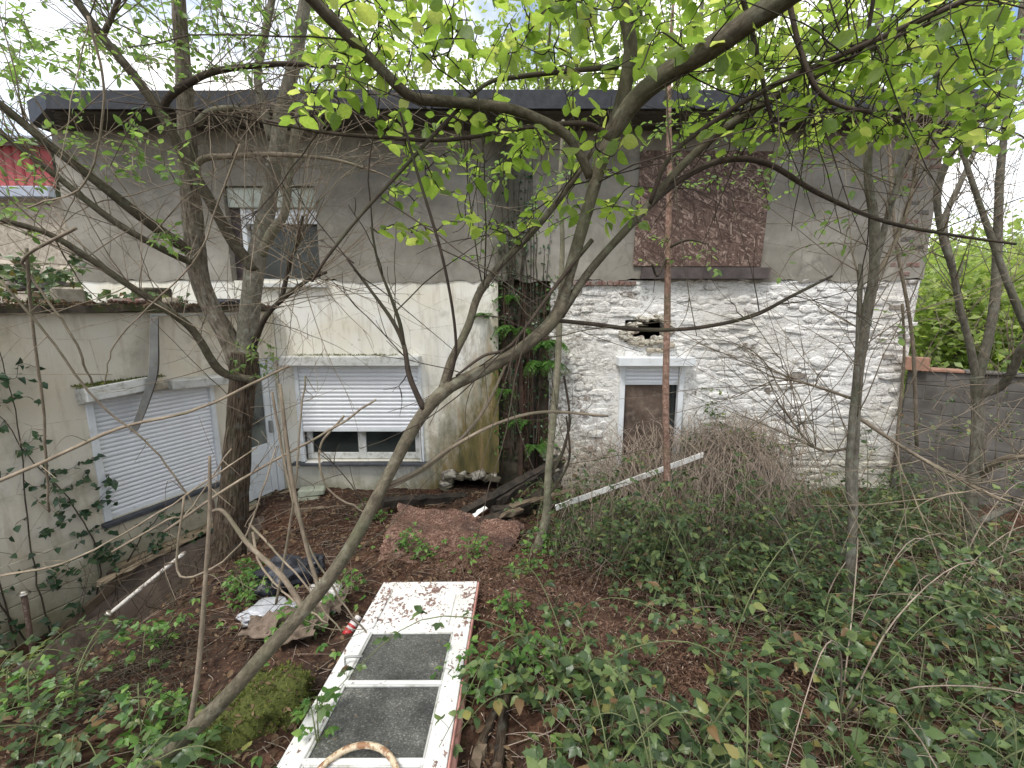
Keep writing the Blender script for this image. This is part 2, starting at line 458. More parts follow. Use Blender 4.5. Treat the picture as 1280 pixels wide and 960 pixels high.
def render_cream(name, base, algae_x=None, extra=0.0):
    b = MB(name)
    o = b.coord()
    x, y, z = b.sep(b.tc.outputs['Object'])
    n1 = b.noise(o, 1.3, 7, .62)
    n2 = b.noise(b.coord((3, 3, .5)), 2.6, 6, .65)
    n3 = b.noise(o, 45, 4)
    c = b.mix(b.ramp(n1, [(.36, 0.0), (.66, 1.0)]), base, tuple(v * f for v, f in zip(base, (.92, .88, .78))))
    c = b.mix(b.ramp(n2, [(.52, 0.0), (.74, .62)]), c, (.31, .24, .155))
    n6 = b.noise(b.coord((5, 5, .28), loc=(1, 1, 0)), 1.5, 6, .6)
    c = b.mix(b.ramp(n6, [(.56, 0.0), (.78, .42)]), c, (.27, .225, .165))
    # grey-green algae in blotches
    n4 = b.noise(b.coord(loc=(5, 2, 8)), 2.1, 7, .68)
    c = b.mix(b.ramp(n4, [(.55, 0.0), (.78, .7)]), c, (.17, .165, .085))
    # fine cracks
    v = b.voro(b.coord((1, 1, 1.5)), 1.15, feat='DISTANCE_TO_EDGE')
    c = b.mix(b.ramp(b.math('ADD', v, b.math('MULTIPLY', b.noise(o, 18, 3), .016)), [(.006, .7), (.013, 0.0)]), c, (.16, .13, .09))
    low = b.ramp(b.math('ADD', z, b.math('MULTIPLY', n1, .7)), [(.30, .8), (.95, 0.0)])
    c = b.mix(b.math('MULTIPLY', low, b.ramp(n4, [(.3, .3), (.6, 1.0)])), c, (.21, .205, .115))
    if algae_x is not None:
        w = b.math('ADD', b.math('SUBTRACT', b.math('SUBTRACT', x, algae_x), b.math('MULTIPLY', z, .50)), b.math('MULTIPLY', b.noise(b.coord((1.6, 1, .55)), 3.2, 8, .72), 1.9))
        c = b.mix(b.ramp(b.math('SUBTRACT', w, .30), [(.02, 0.0), (.22, .45), (.75, .98)]), c, b.ramp(n2, [(.3, (.03, .035, .012)), (.5, (.13, .105, .035)), (.7, (.27, .185, .085))]))
    # flaked paint patches
    n5 = b.noise(b.coord(loc=(1, 7, 3)), 4.5, 6, .75)
    fl = b.ramp(n5, [(.665, 0.0), (.68, .85)])
    c = b.mix(fl, c, (.33, .30, .25))
    h = b.mix(.35, n3, n5)
    return b.done(b.bsdf(c, .85, b.bump(h, .35, .008), spec=.2))
M['render'] = render_cream('cream_render', (.77, .755, .70), -1.15)
M['annex_render'] = render_cream('annex_render', (.64, .60, .52))

def painted_stone(name, wear=(.60, .66), bare=False):
    b = MB(name)
    o = b.coord()
    x, y, z = b.sep(b.tc.outputs['Object'])
    n1 = b.noise(o, 7, 7, .7)
    n2 = b.noise(o, 26, 6, .7)
    n3 = b.noise(b.coord(loc=(4, 4, 4)), 1.2, 5, .6)
    stone = b.ramp(n2, [(.3, (.13, .105, .085)), (.5, (.24, .205, .17)), (.7, (.34, .30, .26))])
    white = b.ramp(n3, [(.35, (.72, .69, .63)), (.6, (.84, .825, .79))])
    white = b.mix(b.ramp(n2, [(.55, 0.0), (.8, .4)]), white, (.45, .41, .34))
    # yellow-green damp near the foot, in patches
    low = b.ramp(b.math('MULTIPLY', b.math('ADD', z, b.math('MULTIPLY', n3, 1.6)), .3), [(.36, .7), (.62, 0.0)])
    white = b.mix(b.math('MULTIPLY', low, b.ramp(n1, [(.35, .35), (.65, 1.0)])), white, (.40, .36, .22))
    rd = b.math('ABSOLUTE', b.math('SUBTRACT', b.noise(b.coord((1, 1, 2.2), loc=(7, 3, 1)), 6.5, 8, .7, .8), .5))
    ck = b.math('MULTIPLY', b.ramp(rd, [(.005, 1.0), (.02, 0.0)]), b.ramp(b.noise(b.coord(loc=(2, 8, 1)), 4.5, 4), [(.36, 0.0), (.55, .95)]))
    ck = b.math('MAXIMUM', ck, b.ramp(b.noise(b.coord((1, 1, 1.8), loc=(1, 3, 9)), 22, 7, .75), [(.63, 0.0), (.70, .8)]))
    white = b.mix(ck, white, (.20, .17, .14))
    if bare: c = b.mix(b.ramp(n1, [(.48, 0.0), (.56, .8)]), stone, white)
    else:
        c = b.mix(b.ramp(b.mix(.45, n1, n3), [(wear[0], 0.0), (wear[1], 1.0)]), white, stone)
        lf = b.ramp(b.math('MULTIPLY', x, .3), [(.17, 1.0), (.50, 0.0)])        # paint flaking off the rotten end of the wall
        f2 = b.ramp(b.noise(b.coord(loc=(9, 1, 1)), 11, 6, .75), [(.5, 0.0), (.55, 1.0)])
        c = b.mix(b.math('MULTIPLY', lf, f2), c, stone)
    return b.done(b.bsdf(c, .85, b.bump(b.mix(.4, b.noise(b.coord((1, 1, 2.6)), 12, 9, .78, .6), n2), 1.0, .04), spec=.2))
M['stone_paint'] = painted_stone('painted_stone')
M['stone_bare'] = painted_stone('bare_stone', bare=True)
M['mortar'] = painted_stone('painted_mortar', (.57, .63))

def simple(name, a, b_, scale=8, rough=.7, bumps=.2, metal=0, spec=.4, dirt=None, dscale=5, dth=(.55, .7)):
    b = MB(name)
    n = b.noise(b.coord(), scale, 6, .6)
    c = b.ramp(n, [(.3, a), (.7, b_)])
    if dirt is not None:
        n2 = b.noise(b.coord(loc=(2, 5, 1)), dscale, 7, .7)
        c = b.mix(b.ramp(n2, [(dth[0], 0.0), (dth[1], .85)]), c, dirt)
    return b.done(b.bsdf(c, rough, b.bump(n, bumps, .01), metal, spec))
M['pvc'] = simple('white_pvc', (.60, .62, .63), (.72, .74, .75), 3, .45, .05, dirt=(.36, .34, .28), dscale=7, dth=(.56, .78))
M['pvc_dirty'] = simple('dirty_pvc', (.46, .46, .43), (.64, .64, .62), 4, .55, .1, dirt=(.19, .18, .12), dscale=9, dth=(.5, .68))
M['shutter'] = simple('shutter_slat', (.66, .67, .69), (.78, .79, .81), 2, .4, .03, dirt=(.42, .40, .34), dscale=6, dth=(.58, .8))
M['shutter_box'] = simple('shutter_box_green', (.36, .39, .33), (.47, .50, .43), 3, .6, .05, dirt=(.22, .22, .16))
M['roof_felt'] = simple('black_roof', (.012, .013, .017), (.035, .037, .045), 12, .65, .25)
M['soffit'] = simple('dark_soffit', (.06, .053, .047), (.12, .108, .095), 9, .85, .3)
M['slate'] = simple('slate_sill', (.03, .032, .038), (.075, .08, .09), 15, .6, .2)
M['lead'] = simple('dark_board', (.045, .035, .033), (.105, .085, .08), 9, .8, .3)
M['dark_stone'] = simple('damp_dark_stone', (.03, .03, .018), (.15, .13, .09), 7, .9, .9, dirt=(.06, .075, .022))
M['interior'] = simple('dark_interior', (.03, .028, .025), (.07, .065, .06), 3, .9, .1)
M['concrete'] = simple('grey_concrete', (.06, .055, .05), (.15, .137, .122), 3, .95, .9, dirt=(.06, .052, .04), dscale=2.2, dth=(.45, .7))
M['concrete_joint'] = simple('dark_joint', (.055, .05, .045), (.125, .115, .10), 8, .95, .6)
M['brick'] = simple('red_brick', (.12, .06, .048), (.22, .125, .10), 18, .9, .6, dirt=(.24, .215, .185), dscale=14, dth=(.45, .6))
M['terracotta'] = simple('terracotta', (.22, .115, .075), (.32, .18, .125), 10, .85, .3, dirt=(.2, .16, .12))
M['rubble'] = simple('pale_rubble', (.25, .21, .16), (.47, .42, .34), 14, .9, .6)
M['timber'] = simple('weathered_timber', (.27, .20, .125), (.46, .37, .25), 12, .75, .3, dirt=(.15, .11, .07))
M['timber_old'] = simple('old_brown_timber', (.09, .065, .042), (.19, .145, .10), 9, .9, .5)
M['charred'] = simple('rotten_black_timber', (.010, .009, .007), (.055, .043, .032), 9, .9, .8, dirt=(.15, .09, .06), dscale=7, dth=(.58, .74))
M['brown_slab'] = simple('dirty_brown_slab', (.07, .052, .04), (.155, .12, .095), 3, .92, .5, dirt=(.035, .028, .02), dscale=5)
M['red_clad'] = simple('red_cladding', (.36, .085, .085), (.45, .13, .13), 2, .85, .05, spec=.2)
M['blue_grey'] = simple('blue_grey_metal', (.27, .30, .36), (.38, .41, .47), 4, .5, .05)
M['black_bag'] = simple('black_plastic', (.010, .011, .016), (.028, .03, .04), 6, .28, .3, spec=.6)
M['pale_bag'] = simple('pale_plastic', (.34, .35, .38), (.50, .51, .54), 6, .3, .2, spec=.5, dirt=(.33, .29, .24))
M['clear_bag'] = simple('clear_plastic', (.34, .32, .30), (.50, .48, .46), 6, .3, .3, spec=.5, dirt=(.22, .18, .15))
M['card'] = simple('sodden_cardboard', (.10, .075, .055), (.22, .165, .125), 7, .9, .6, dirt=(.06, .04, .03), dscale=9)
M['can_red'] = simple('red_can', (.42, .025, .03), (.50, .04, .045), 5, .35, .02, spec=.5)
M['can_white'] = simple('white_can', (.55, .50, .48), (.7, .66, .64), 5, .4, .02)
M['can_dark'] = simple('dark_print', (.05, .03, .05), (.09, .06, .08), 5, .4, .02)
M['brass'] = simple('tarnished_metal', (.33, .30, .24), (.52, .49, .42), 12, .35, .1, metal=.85, dirt=(.12, .09, .06))
M['pole'] = simple('flaking_pole', (.09, .055, .04), (.20, .14, .11), 25, .9, .6, dirt=(.42, .38, .33), dscale=22, dth=(.56, .66))
M['pole_white'] = simple('white_flaking_pole', (.42, .39, .34), (.58, .55, .5), 20, .8, .4, dirt=(.10, .07, .05), dscale=26, dth=(.5, .56))
M['alu'] = simple('grey_metal_strip', (.22, .22, .21), (.36, .36, .34), 6, .5, .1, metal=.3, dirt=(.16, .14, .10))
M['hoop'] = simple('rusty_cream_paint', (.50, .41, .27), (.60, .52, .38), 9, .6, .3, dirt=(.20, .075, .022), dscale=24, dth=(.47, .55))
M['moss'] = simple('moss_ground', (.035, .045, .010), (.10, .11, .022), 16, .95, .9)
M['white_plank'] = simple('white_plank', (.70, .69, .65), (.82, .81, .78), 6, .6, .1, dirt=(.35, .28, .2), dscale=9, dth=(.62, .72))
M['boarded'] = simple('brown_board', (.05, .035, .027), (.15, .105, .078), 3.5, .85, .4, dirt=(.24, .19, .15), dscale=9, dth=(.5, .75))
M['pipe'] = simple('rusty_pipe', (.05, .03, .022), (.11, .07, .05), 14, .8, .4)

def door_paint():
    b = MB('flaking_white_paint')
    o = b.coord()
    x, y, z = b.sep(b.tc.outputs['Object'])
    n1 = b.noise(b.coord((1, .7, 1)), 38, 6, .62)
    n2 = b.noise(b.coord(loc=(3, 3, 3)), 2.2, 4)
    n3 = b.noise(o, 60, 4)
    far = b.ramp(b.math('MULTIPLY', y, .4), [(.50, 0.0), (.62, .085)])
    k = b.math('SUBTRACT', b.math('ADD', n1, b.math('MULTIPLY', b.noise(b.coord(loc=(3, 3, 3)), 6, 4), .5)), .25)
    k = b.math('ADD', k, far)
    c = b.ramp(n2, [(.3, (.66, .645, .61)), (.7, (.78, .775, .755))])
    c = b.mix(b.ramp(n3, [(.55, 0.0), (.8, .35)]), c, (.5, .44, .38))
    fl = b.ramp(k, [(.64, 0.0), (.65, 1.0)])
    wood = b.ramp(n3, [(.3, (.09, .055, .045)), (.55, (.24, .15, .125)), (.75, (.44, .34, .30))])
    c = b.mix(fl, c, wood)
    return b.done(b.bsdf(c, .6, b.bump(b.mix(.25, fl, n3), -.4, .003), spec=.35))
M['door_paint'] = door_paint()
M['door_edge'] = simple('pink_primer_wood', (.42, .19, .155), (.55, .30, .255), 14, .8, .3, dirt=(.20, .13, .1), dscale=14)

def glass_rough():
    b = MB('hammered_glass')
    o = b.coord()
    v = b.voro(b.coord((1, 1, 1)), 75, 'Distance')
    n = b.noise(o, 40, 4, .6)
    d = b.noise(b.coord(loc=(1, 2, 3)), 4, 6, .7)
    c = b.ramp(d, [(.35, (.05, .052, .048)), (.6, (.11, .11, .10)), (.75, (.23, .225, .2))])
    sp = b.sep(b.voro(o, 150, 'Color'))
    c = b.mix(.75, c, b.ramp(sp[0], [(0, .5), (.55, .95), (.85, 1.3), (1, 2.4)]), 'MULTIPLY')
    g = b.bsdf(c, .2, b.bump(b.mix(.5, v, n), .9, .006), spec=.6)
    return b.done(g)
M['hammered'] = glass_rough()
def dark_glass(name, tr=.55, tint=(.03, .035, .033)):
    b = MB(name)
    n = b.noise(b.coord(), 2.2, 5, .6)
    p = b.bsdf(b.ramp(n, [(.35, tint), (.7, tuple(v * 3.2 for v in tint))]), .08, b.bump(n, .05, .01), spec=.5)
    t = b.n.new('ShaderNodeBsdfTransparent'); t.inputs[0].default_value = (.6, .65, .62, 1)
    x = b.n.new('ShaderNodeMixShader'); x.inputs[0].default_value = tr
    b.l.new(p, x.inputs[1]); b.l.new(t.outputs[0], x.inputs[2])
    return b.done(x.outputs[0])
M['glass'] = dark_glass('dusty_window_glass')
M['glass_door'] = dark_glass('dusty_door_glass', .25, (.07, .075, .065))

def osb(name, cols, scale=1.0, plane='XZ', rotten=0.0):
    b = MB(name)
    rotx = (R(90), 0, 0) if plane == 'XZ' else (0, 0, 0)
    base = b.coord(rot=rotx)
    warp = b.noise(base, 3 * scale, 2)
    layers = None
    for i, ang in enumerate((12, 68, 125, 165, 40, 95, 150)):
        mp = b.n.new('ShaderNodeMapping')
        mp.inputs['Rotation'].default_value = (0, 0, R(ang)); mp.inputs['Location'].default_value = (i * 3.1, i * 1.7, 0)
        b.l.new(base, mp.inputs['Vector'])
        ms = b.n.new('ShaderNodeMapping')
        ms.inputs['Scale'].default_value = (9 * scale, 40 * scale, 9 * scale)
        b.l.new(mp.outputs['Vector'], ms.inputs['Vector'])
        vc = b.voro(ms.outputs['Vector'], 1.0, 'Color')
        s = b.sep(vc)
        cc = b.ramp(s[0], [(0, cols[0]), (.4, cols[1]), (.75, cols[2]), (1, cols[3])])
        if layers is None: layers = cc; hh = s[0]
        else:
            k = b.ramp(s[1], [(.70, 0.0), (.71, 1.0)])
            layers = b.mix(k, layers, cc)
            hh = b.mix(k, hh, s[2])
    n = b.noise(base, 2.2, 6, .65)
    layers = b.mix(.6, layers, b.ramp(n, [(.3, .55), (.7, 1.35)]), 'MULTIPLY')
    if rotten:
        n2 = b.noise(b.coord(loc=(4, 1, 0)), 2.6, 6, .7)
        layers = b.mix(b.ramp(n2, [(.5, 0.0), (.68, rotten)]), layers, (.035, .026, .026))
        n3 = b.noise(b.coord(loc=(0, 9, 2)), 3.1, 6, .7)
        layers = b.mix(b.ramp(n3, [(.6, 0.0), (.72, .6)]), layers, (.33, .25, .21))
    return b.done(b.bsdf(layers, .8, b.bump(hh, .5, .006), spec=.25))
M['osb'] = osb('chipboard_dark', [(.065, .040, .032), (.11, .070, .055), (.16, .108, .086), (.34, .255, .205)], 1.25)
M['osb_rotten'] = osb('chipboard_rotten', [(.05, .025, .018), (.11, .058, .041), (.17, .098, .071), (.29, .195, .15)], 2.6, 'XY', .75)

def ground_mat():
    b = MB('forest_soil')
    o = b.coord()
    n1 = b.noise(o, 1.1, 6, .6)
    n2 = b.noise(o, 14, 6, .7)
    v = b.voro(b.coord((1, 1, .3)), 38, 'Color')
    s = b.sep(v)
    c = b.ramp(n2, [(.3, (.024, .014, .010)), (.5, (.066, .037, .025)), (.7, (.125, .072, .050))])
    c = b.mix(.55, c, b.ramp(s[0], [(0, (.5, .42, .38)), (.6, (1, .9, .85)), (1, (2.0, 1.7, 1.5))]), 'MULTIPLY')
    c = b.mix(b.ramp(n1, [(.45, 0.0), (.65, .75)]), c, b.ramp(n2, [(.3, (.02, .016, .013)), (.7, (.075, .058, .046))]))
    n9 = b.noise(b.coord(loc=(7, 3, 0)), 2.3, 7, .7)
    c = b.mix(b.ramp(n9, [(.53, 0.0), (.62, .7)]), c, b.ramp(n2, [(.3, (.012, .009, .007)), (.7, (.05, .036, .028))]))
    n10 = b.noise(b.coord(loc=(1, 9, 4)), 3.1, 7, .72)
    c = b.mix(b.ramp(n10, [(.6, 0.0), (.68, .6)]), c, (.05, .055, .018))
    far = b.sep(b.tc.outputs['Object'])
    g = b.ramp(b.math('MULTIPLY', b.math('SUBTRACT', far[1], 8.0), .25), [(0, 0.0), (1, 1.0)])
    c = b.mix(g, c, b.ramp(n2, [(.3, (.05, .09, .02)), (.7, (.13, .19, .05))]))
    return b.done(b.bsdf(c, .95, b.bump(b.mix(.4, n2, s[1]), 1.0, .03), spec=.15))
M['soil'] = ground_mat()

# ------------------------------------------------------------------ ground
def gauss(x, y, cx, cy, sx, sy): return np.exp(-((x - cx) / sx) ** 2 - ((y - cy) / sy) ** 2)
_nz = [(rng.uniform(.6, 7), rng.uniform(.6, 7), rng.uniform(0, 6.3), rng.uniform(.2, 1)) for _ in range(26)]
ANG = (-.388, -.922)                      # annex wall runs from the house corner towards the camera
CORNER = np.array((-3.44, 6.4))
def gz(x, y):
    x = np.asarray(x, float); y = np.asarray(y, float)
    z = np.interp(y, [-6, 0, 1.7, 3.4, 5.0, 6.2, 8, 60, 400], [1.6, 1.02, .60, .42, .16, .0, -.05, 1.0, 12.0])
    near = np.clip((9 - y) / 2, 0, 1)
    for fx, fy, ph, am in _nz: z = z + near * am * .012 * np.sin(fx * x * 1.3 + fy * y * 1.1 + ph) / (1 + .12 * (fx + fy))
    s_ = (x - CORNER[0]) * ANG[0] + (y - CORNER[1]) * ANG[1]; out_ = (x - CORNER[0]) * .922 - (y - CORNER[1]) * .388
    z = z - .72 * np.exp(-(np.maximum(out_ - .72, 0) / .5) ** 2) * np.clip((s_ - .5) / .9, 0, 1) ** 1.3 * np.clip((5 - s_), 0, 1)
    z = z - .35 * gauss(x, y, -3.5, 2.9, .8, .8)
    z = z + .10 * gauss(x, y, 2.2, 4.3, 1.6, 1.2) + .12 * gauss(x, y, 4.5, 3.2, 1.6, 1.6) + .22 * gauss(x, y, 2.9, 5.4, 1.0, .7)
    z = z + .10 * gauss(x, y, .1, 5.9, .9, .45)
    return z
xs = np.concatenate([[-300, -120, -50, -25, -15, -10], np.arange(-7, 8.01, .07), [10, 15, 25, 50, 120, 300]])
ys = np.concatenate([[-120, -40, -15, -6, -3, -1.5], np.arange(-.5, 7.6, .07), [8.5, 10, 13, 18, 30, 60, 120, 400]])
GX, GY = np.meshgrid(xs, ys)
GZ = gz(GX, GY)
inside = (GX > -7) & (GX < 8) & (GY > -.5) & (GY < 7.6)
GZ = GZ + np.where(inside, rng.normal(0, .012, GZ.shape), 0)
nx, ny = len(xs), len(ys)
i, j = np.meshgrid(np.arange(ny - 1), np.arange(nx - 1), indexing='ij')
GF = np.stack([i*nx+j, i*nx+j+1, (i+1)*nx+j+1, (i+1)*nx+j], -1).reshape(-1, 4)
ground = fast('ground', np.stack([GX, GY, GZ], -1).reshape(-1, 3), GF, M['soil'], smooth=True)
ground['kind'] = 'structure'
ground['label'] = 'reddish brown soil of the overgrown garden sloping to the house'
def gpt(u, v, dz=0.0):
    """ground point seen at photo pixel"""
    lo, hi = .8, 14
    Y = np.linspace(.9, 9, 500)
    P_ = np.array([W(u, v, y) for y in Y])
    d = P_[:, 2] - (gz(P_[:, 0], P_[:, 1]) + dz)
    k = np.argmax(d <= 0) if (d <= 0).any() else len(Y) - 1
    return P_[k]

# ------------------------------------------------------------------ walls with openings
def wall_holes(name, x0, x1, z0, z1, holes, y, th, mat, parent, res=.14, wob=.006, ragged=None, back=True):
    """front face at local y, thickness th going +y; real openings with reveals; ragged(x) moves the bottom edge"""
    def cuts(a, b, extra):
        c = sorted(set([a, b] + [e for e in extra if a < e < b])); out = []
        for p, q in zip(c[:-1], c[1:]):
            n = max(1, int(round((q - p) / res))); out += list(np.linspace(p, q, n, endpoint=False))
        return np.array(out + [c[-1]])
    X = cuts(x0, x1, [h[0] for h in holes] + [h[1] for h in holes])
    Z = cuts(z0, z1, [h[2] for h in holes] + [h[3] for h in holes])
    V, F, idx = [], [], {}
    def vid(i, j, d):
        k = (i, j, d)
        if k not in idx:
            x, z = X[i], Z[j]
            yy = y + d * th
            if d == 0:
                yy += wob * (mnoise.noise((x * 1.7, z * 1.7, 3.1)) * 1.6 + mnoise.noise((x * 6, z * 6, 1.0)) * .5)
            if ragged is not None and j == 0: z = z + ragged(x)
            idx[k] = len(V); V.append((x, yy, z))
        return idx[k]
    nxx, nzz = len(X) - 1, len(Z) - 1
    def solid(i, j):
        if i < 0 or j < 0 or i >= nxx or j >= nzz: return False
        cx, cz = (X[i] + X[i+1]) / 2, (Z[j] + Z[j+1]) / 2
        return not any(h[0] < cx < h[1] and h[2] < cz < h[3] for h in holes)
    for i in range(nxx):
        for j in range(nzz):
            if not solid(i, j): continue
            F.append((vid(i, j, 0), vid(i+1, j, 0), vid(i+1, j+1, 0), vid(i, j+1, 0)))
            if back: F.append((vid(i, j, 1), vid(i, j+1, 1), vid(i+1, j+1, 1), vid(i+1, j, 1)))
            for di, dj, a, b_ in ((-1, 0, (i, j), (i, j+1)), (1, 0, (i+1, j+1), (i+1, j)), (0, -1, (i+1, j), (i, j)), (0, 1, (i, j+1), (i+1, j+1))):
                if not solid(i + di, j + dj):
                    F.append((vid(*a, 0), vid(*b_, 0), vid(*b_, 1), vid(*a, 1)))
    o = mk(name, V, F, mat, parent)
    return o

def jag(x, a=.03, f=5.0, seed=0.0):
    return a * (mnoise.noise((x * f, seed, .5)) + .6 * mnoise.noise((x * f * 3.1, seed, 4.5)))

# ------------------------------------------------------------------ the house
FY = 6.4
house = empty('house', (0, 0, 0))
tag(house, 'derelict two storey house, grey plaster above, cream render and white painted stone below', 'house')
XL, XR = -6.2, 5.83
UW = (-3.97, -2.71, 3.10, 4.40)       # upper window opening
LW = (-3.20, -1.33, .45, 1.93)        # lower window opening
DR = (1.59, 2.53, -.05, 1.93)         # boarded door opening
wall_holes('upper_wall', XL, XR, 3.13, 5.16, [UW], FY, .30, M['plaster'], house, res=.09, ragged=lambda x: jag(x, .055, 4.0, 2.0))
wall_holes('lower_wall', -3.44, -.20, -.35, 3.135, [LW, (-.95, -.2001, -.3, .26)], FY + .016, .28, M['render'], house)
wall_holes('lower_wall', XL, -3.45, 2.4, 3.135, [], FY + .016, .28, M['render'], house, res=.25)
tag(wall_holes('stone_backing', .55, XR - .02, -.35, 3.135, [DR, (1.64, 2.24, 2.26, 2.58)], FY + .03, .30, M['mortar'], house, res=.12, wob=.02))
# recess between the two halves, dark and damp
V, F = [], []
rec = [(-.205, FY + .02), (-.205, FY + .26), (.55, FY + .26), (.55, FY + .03)]
for k in range(3):
    (xa, ya), (xb, yb) = rec[k], rec[k+1]
    n = 8; mz = 22
    base = len(V)
    for q in range(mz + 1):
        for p in range(n + 1):
            z = -.3 + 3.5 * q / mz; t = p / n
            d = .04 * mnoise.noise((xa + t * 2.3, ya + z * 3.1, k * 7.7)) + .03 * mnoise.noise((t * 9, z * 9, k))
            V.append((xa + (xb - xa) * t + (d if k != 1 else 0), ya + (yb - ya) * t - (d if k == 1 else 0), z))
    for q in range(mz):
        for p in range(n):
            F.append((base + q*(n+1) + p, base + q*(n+1) + p + 1, base + (q+1)*(n+1) + p + 1, base + (q+1)*(n+1) + p))
mk('recess_wall', V, F, M['dark_stone'], house)
for q in range(26):                   # damp stones lining the recess
    s = .07 + random.random() * .09
    bevel_box('recess_stone', 0, s * 1.7, 0, .1, 0, s, M['dark_stone'], house, .03, .015).location = (random.uniform(-.18, .35), FY + .15 + random.uniform(0, .06), q * .115 + random.uniform(0, .03))
o = bevel_box('rotten_post', .10, .17, FY + .06, FY + .13, -.1, 2.6, M['pipe'], house, .01, .01)
o = bevel_box('rotten_post', .30, .37, FY + .1, FY + .16, -.1, 2.2, M['charred'], house, .01, .01)
for q in range(34):
    s = random.uniform(.05, .12)
    if q < 10: pos_ = (-.98 + random.uniform(-.05, .05), FY - .03, -.05 + q * .034)
    elif q < 22: pos_ = (-.95 + (q - 10) * .062, FY + random.uniform(-.03, .03), .225 + random.uniform(-.05, .035))
    else: pos_ = (random.uniform(.45, .68), FY + random.uniform(-.08, .0), (q - 22) * .055)
    o = bevel_box('rim_stone', -s, s, -.05, .05, -s * .5, s * .5, M['dark_stone'] if random.random() < .6 else M['stone_bare'], house, .02, .016)
    o.location = pos_; o.rotation_euler = (0, random.uniform(-.5, .5), random.uniform(-.3, .3))
# rear shell and floors keep the rooms dark
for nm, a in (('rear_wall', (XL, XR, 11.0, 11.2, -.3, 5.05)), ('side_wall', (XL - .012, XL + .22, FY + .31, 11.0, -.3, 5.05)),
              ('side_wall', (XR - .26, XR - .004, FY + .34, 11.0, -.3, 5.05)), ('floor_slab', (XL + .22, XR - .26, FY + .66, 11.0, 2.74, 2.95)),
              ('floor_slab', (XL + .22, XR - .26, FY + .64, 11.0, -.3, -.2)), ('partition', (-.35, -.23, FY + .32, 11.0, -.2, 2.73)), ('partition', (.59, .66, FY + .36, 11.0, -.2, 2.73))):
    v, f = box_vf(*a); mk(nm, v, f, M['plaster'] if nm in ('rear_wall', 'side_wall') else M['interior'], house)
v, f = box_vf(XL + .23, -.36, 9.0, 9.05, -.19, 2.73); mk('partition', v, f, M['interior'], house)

# roof: dark deck, soffit boards, fascia boards and gutter
FAY = 5.80
roof_pts = [(-5.62, FAY), (5.97, FAY), (5.97, 11.4), (-6.45, 11.4), (-6.35, 6.3)]
V = [(x, y, 5.115 + (y - FAY) * .02 + .20 + max(0, y - FAY) * .18) for x, y in roof_pts] + [(x, y, 5.13) for x, y in roof_pts]
n = len(roof_pts)
F = [tuple(range(n)), tuple(range(2*n - 1, n - 1, -1))] + [(k, n + k, n + (k+1) % n, (k+1) % n) for k in range(n)]
roof = mk('roof', V, F, M['roof_felt'], house)
for k in range(6):
    y0 = FAY + .03 + k * .098
    bevel_box('soffit_board', -5.58 - k * .09, 5.95, y0, y0 + .092, 5.100 - random.uniform(0, .004), 5.126, M['soffit'], roof, .003)
for k in range(5):
    x0 = -5.6 + k * 2.318
    o = bevel_box('fascia', 0, 2.312, -.028, -.002, 5.115, 5.325, M['roof_felt'], roof, .004, .002)
    o.location = (x0, FAY - random.uniform(0, .006), random.uniform(-.012, .006)); o.rotation_euler = (0, random.uniform(-.003, .003), 0)
bevel_box('verge_board', 5.972, 6.0, FAY + .0, 11.4, 5.09, 5.34, M['roof_felt'], roof, .004)
# --- stones of the painted wall, each one a piece
stone_root = empty('stone_wall', parent=house)
holes = [(DR[0] - .10, DR[1] + .10, -.4, 2.08), (1.63, 2.24, 2.24, 2.57)]
def stone_mesh(w, h, dep, n=10):
    th = np.linspace(0, 2 * np.pi, n, endpoint=False) + random.uniform(0, .5)
    e = random.uniform(.5, .9)
    c, s = np.cos(th), np.sin(th)
    ox = np.sign(c) * np.abs(c) ** e * w / 2 * rng.uniform(.9, 1.1, n)
    oz = np.sign(s) * np.abs(s) ** e * h / 2 * rng.uniform(.88, 1.12, n)
    tx, tz = rng.uniform(-.10, .10, 2)
    V = []
    for sc, d in ((1.08, -.05), (.90, .7), (.55, 1.0)):
        for k in range(n):
            x, z = ox[k] * sc * rng.uniform(.95, 1.05), oz[k] * sc * rng.uniform(.95, 1.05)
            V.append((x, -(dep * d * rng.uniform(.8, 1.15) + (x * tx + z * tz if d > 0 else 0)), z))
    V.append((rng.uniform(-.1, .1) * w, -dep * rng.uniform(.85, 1.2), rng.uniform(-.1, .1) * h))
    F = []
    for r_ in (0, 1):
        for k in range(n):
            a_, b_ = r_ * n + k, r_ * n + (k + 1) % n
            F.append((a_, b_, b_ + n, a_ + n))
    for k in range(n): F.append((2*n + k, 2*n + (k+1) % n, 3*n))
    return V, F
stones = []
z = -.08
while z < 3.10:
    rh = random.uniform(.065, .135)
    if z + rh > 3.12: rh = 3.13 - z
    x = .58 + random.uniform(-.05, .05)
    while x < XR - .04:
        near_brick = (x < .95) or (DR[0] - .42 < x < DR[0] - .02 and z < 2.0) or (DR[1] - .02 < x < DR[1] + .25 and z < 2.0)
        w = random.uniform(.10, .2) if near_brick else random.uniform(.13, .38)
        hh = rh * random.uniform(.7, 1.25)
        cx, cz = x + w / 2, z + rh / 2 + random.uniform(-.03, .03)
        x += w + random.uniform(-.012, .03)
        if x > XR + .03: break
        if any(h[0] - w * .3 < cx < h[1] + w * .3 and h[2] - .03 < cz < h[3] + .03 for h in holes): continue
        stones.append((cx, cz, w, hh, near_brick))
    z += rh
rest_V, rest_F = [], []
order = sorted(range(len(stones)), key=lambda q: -stones[q][2] * stones[q][3])
big = set(order[:298])
